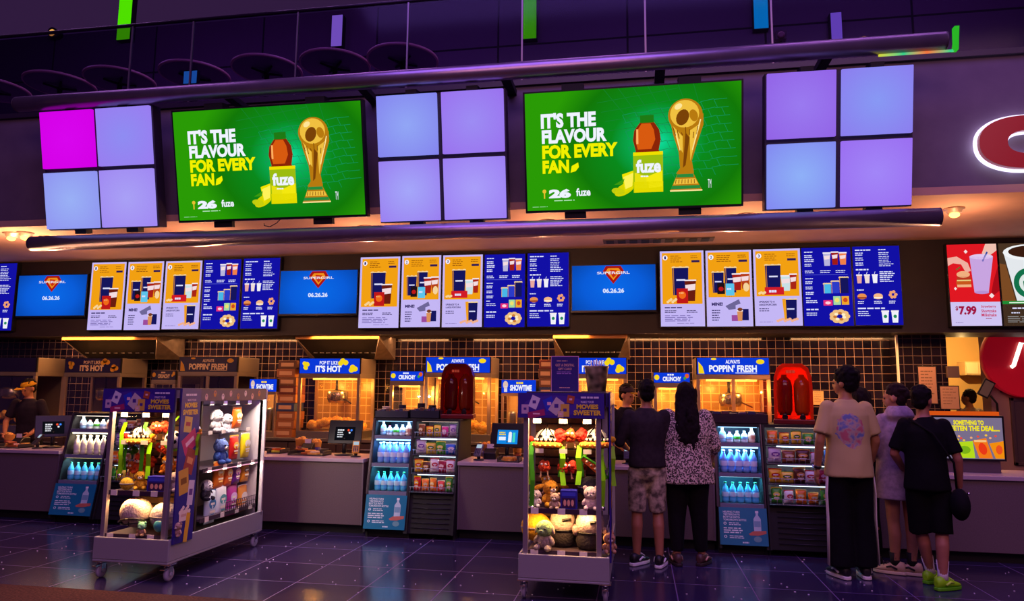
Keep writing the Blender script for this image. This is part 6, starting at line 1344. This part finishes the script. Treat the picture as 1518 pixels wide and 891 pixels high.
# tall man
def watch(t, A, s, HM):
    sh, e, w = A['L']; d = (w-e).normalized(); p = w-d*.02
    MB().tube([p-d*.012, p+d*.012], [.034*s, .034*s], 18).build('watch_strap', BLACK, t); MB().cyl(p+V((-.03*s, -.004, 0)), p+V((-.042*s, -.004, 0)), .016, seg=14).build('watch_face', CHROME, t)
person('person', 'tall man in a cream printed T-shirt and black striped track trousers', (1.84, 6.9, 0), .12, 1.82, '#b07850', ('#0c080a',),
       {'L': ((-.245, -.03, 1.14), (-.255, .03, .90)), 'R': ((.235, -.0, 1.14), (.22, .12, .91))}, {'L': ((-.095, .01, .49), (-.10, -.0, .088), -.25), 'R': ((.10, .02, .49), (.10, .02, .088), .2)},
       dict(name='tee_shirt', mat=teeprint(), hem=.84, sleeve=.8, loose=.042), dict(name='track_trousers', mat=cloth('#0d0b11'), hem=.10, loose=.035, flare=1.5, stripes=True), ('#1a161c', '#e8e4e4', '#e4dcd4', None), (.75, .05), False, .92, 0, 'fluffy', watch)
# woman mostly hidden behind him
person('person', 'dark haired person half hidden between the tall man and the hoodie girl', (2.08, 7.40, 0), .2, 1.66, '#a86c50', ('#140c0c',), DOWN, LEG(),
       dict(name='tee_shirt', mat=cloth('#2c2026'), hem=.9, sleeve=.8, loose=.02), dict(name='trousers', mat=cloth('#141016'), hem=.12, loose=.012), ('#1a161a', '#3a343a', '#2a262a', None), (.5, 0), True, .9, 0, 'mid')
# girl in the pale hoodie
person('person', 'girl in an oversized pale lilac hoodie with bare legs', (2.32, 7.1, 0), .25, 1.68, '#b87c60', ('#1c1012',),
       {'L': ((-.23, .05, 1.15), (-.12, .25, 1.05)), 'R': ((.24, .04, 1.14), (.15, .24, 1.0))}, {'L': ((-.075, .02, .49), (-.06, .05, .088), -.9), 'R': ((.085, .0, .49), (.075, -.0, .088), -.95)},
       dict(name='hoodie', mat=cloth('#a792a4'), hem=.70, sleeve=1.85, loose=.05, hood=True), dict(name='shorts', mat=cloth('#2a2028'), hem=.72, loose=.006), ('#c8a890', '#1c161a', '#d8c4b4', ('#161216', .12)), (.75, 0), True, .95, 0, 'bun')
# person in black
def sling(t, A, s, HM):
    b = MB().ell((.235*s, -.06, .74*s), (.075, .13, .13)); b.build('shoulder_bag', cloth('#120f14'), t); MB().ell((.30*s, -.1, .84*s), .012, 0, 10).build('bag_clasp', CHROME, t)
    MB().tube([(.22*s, -.05, .84*s), (.2*s, -.13, 1.1*s), (.05*s, -.15, 1.35*s), (-.12*s, -.06, 1.475*s)], .009, 8).build('bag_strap', cloth('#120f14'), t)
person('person', 'person in black T-shirt and shorts with lime green shoes', (2.41, 6.72, 0), -.25, 1.66, '#a86a54', ('#0e090c',),
       {'L': ((-.25, .02, 1.15), (-.17, .2, 1.0)), 'R': ((.245, -.04, 1.13), (.255, .05, .88))}, {'L': ((-.07, .05, .49), (-.0, .16, .088), .7), 'R': ((.09, .0, .49), (.07, -.06, .088), .8)},
       dict(name='tee_shirt', mat=cloth('#0d0b10'), hem=.84, sleeve=.85, loose=.034), dict(name='shorts', mat=cloth('#0b090d'), hem=.47, loose=.035), ('#8ad400', '#b8e848', '#58b000', ('#e0d4dc', .16)), (-.55, 0), False, .9, 0, 'short', sling)
# cashiers behind the counter
def capper(col, col2, badge=True):
    def f(t, A, s, HM):
        b = MB().ell(V((0, -.01, .112))*s, (.092*s, .106*s, .088*s), 0, 24, None, True); b.xf(HM); c = b.build('cap', cloth(col, None, 40), t)
        v = MB().loft([[V((.075*s*math.cos(u)*k, (.075+.035*k)*s+.085*s*math.sin(u)*j, (.118-.012*j)*s)) for u in [PI*i/10 for i in range(11)]]+[V((.075*s*math.cos(u)*k, (.075+.035*k)*s+.085*s*math.sin(u)*j, (.11-.012*j)*s)) for u in [PI-PI*i/10 for i in range(11)]] for k, j in ((1, .2), (1, 1))], sm=False); v.xf(HM); v.build('cap_visor', cloth(col2, None, 40), c)
        if badge: b = MB().box(-.09, -.05, .118, .124, 1.27, 1.30); b.build('name_badge', Pm('#e8c060', .4), t)
    return f
p = atY(46, 600, 8.72)
person('person', 'cashier in yellow cap leaning over the far left counter', (p.x, 8.74, 0), PI+.25, 1.68, '#b07048', ('#140c0a',),
       {'L': ((-.27, .1, 1.16), (-.2, .36, 1.0)), 'R': ((.27, .12, 1.16), (.12, .38, 1.0))}, LEG(), dict(name='uniform_shirt', mat=cloth('#241a26'), hem=.9, sleeve=.75, loose=.02), dict(name='trousers', mat=cloth('#151118'), hem=.12, loose=.015), ('#1a161a', '#2a262a', '#2a262a', None), (-.35, -.3), False, 1, .16, 'short', capper('#c89018', '#e0a820'))
p = atY(928, 600, 8.62)
person('person', 'cashier in dark cap behind the counter facing the boy', (p.x, 8.62, 0), PI+.2, 1.67, '#c08058', ('#140c0a',),
       {'L': ((-.25, .08, 1.15), (-.17, .33, 1.03)), 'R': ((.25, .08, 1.15), (.14, .33, 1.03))}, LEG(), dict(name='uniform_shirt', mat=cloth('#1c1620'), hem=.9, sleeve=.75, loose=.02), dict(name='trousers', mat=cloth('#151118'), hem=.12, loose=.015), ('#1a161a', '#2a262a', '#2a262a', None), (.7, -.12), False, 1, .06, 'short', capper('#3a2a34', '#a87818'))
p = atY(1437, 600, 11.6)
person('person', 'distant dark haired worker in grey in the bright opening', (p.x, 11.6, 0), .4, 1.66, '#8a5a3c', ('#100a0a',), DOWN, LEG(), dict(name='tee_shirt', mat=cloth('#8a8078'), hem=.88, sleeve=.8, loose=.02), dict(name='trousers', mat=cloth('#2a2428'), hem=.12, loose=.015), ('#1a161a', '#2a262a', '#2a262a', None), (.5, 0))
# ------------------------------------------------------------------ crumbs on the floor
rnd = random.Random(3); b = MB()
for k in range(210):
    x, y = rnd.uniform(-6.5, 3.5), rnd.uniform(5.4, 7.7)
    b.ell((x, y, .003), (rnd.uniform(.003, .009), rnd.uniform(.003, .009), .003), 0, 6)
o = b.build('popcorn_crumbs', mat('crumb', '#e8d8e4', .6)); tag(o, 'scattered popcorn crumbs on the dark floor tiles', 'crumbs', None, 'stuff')
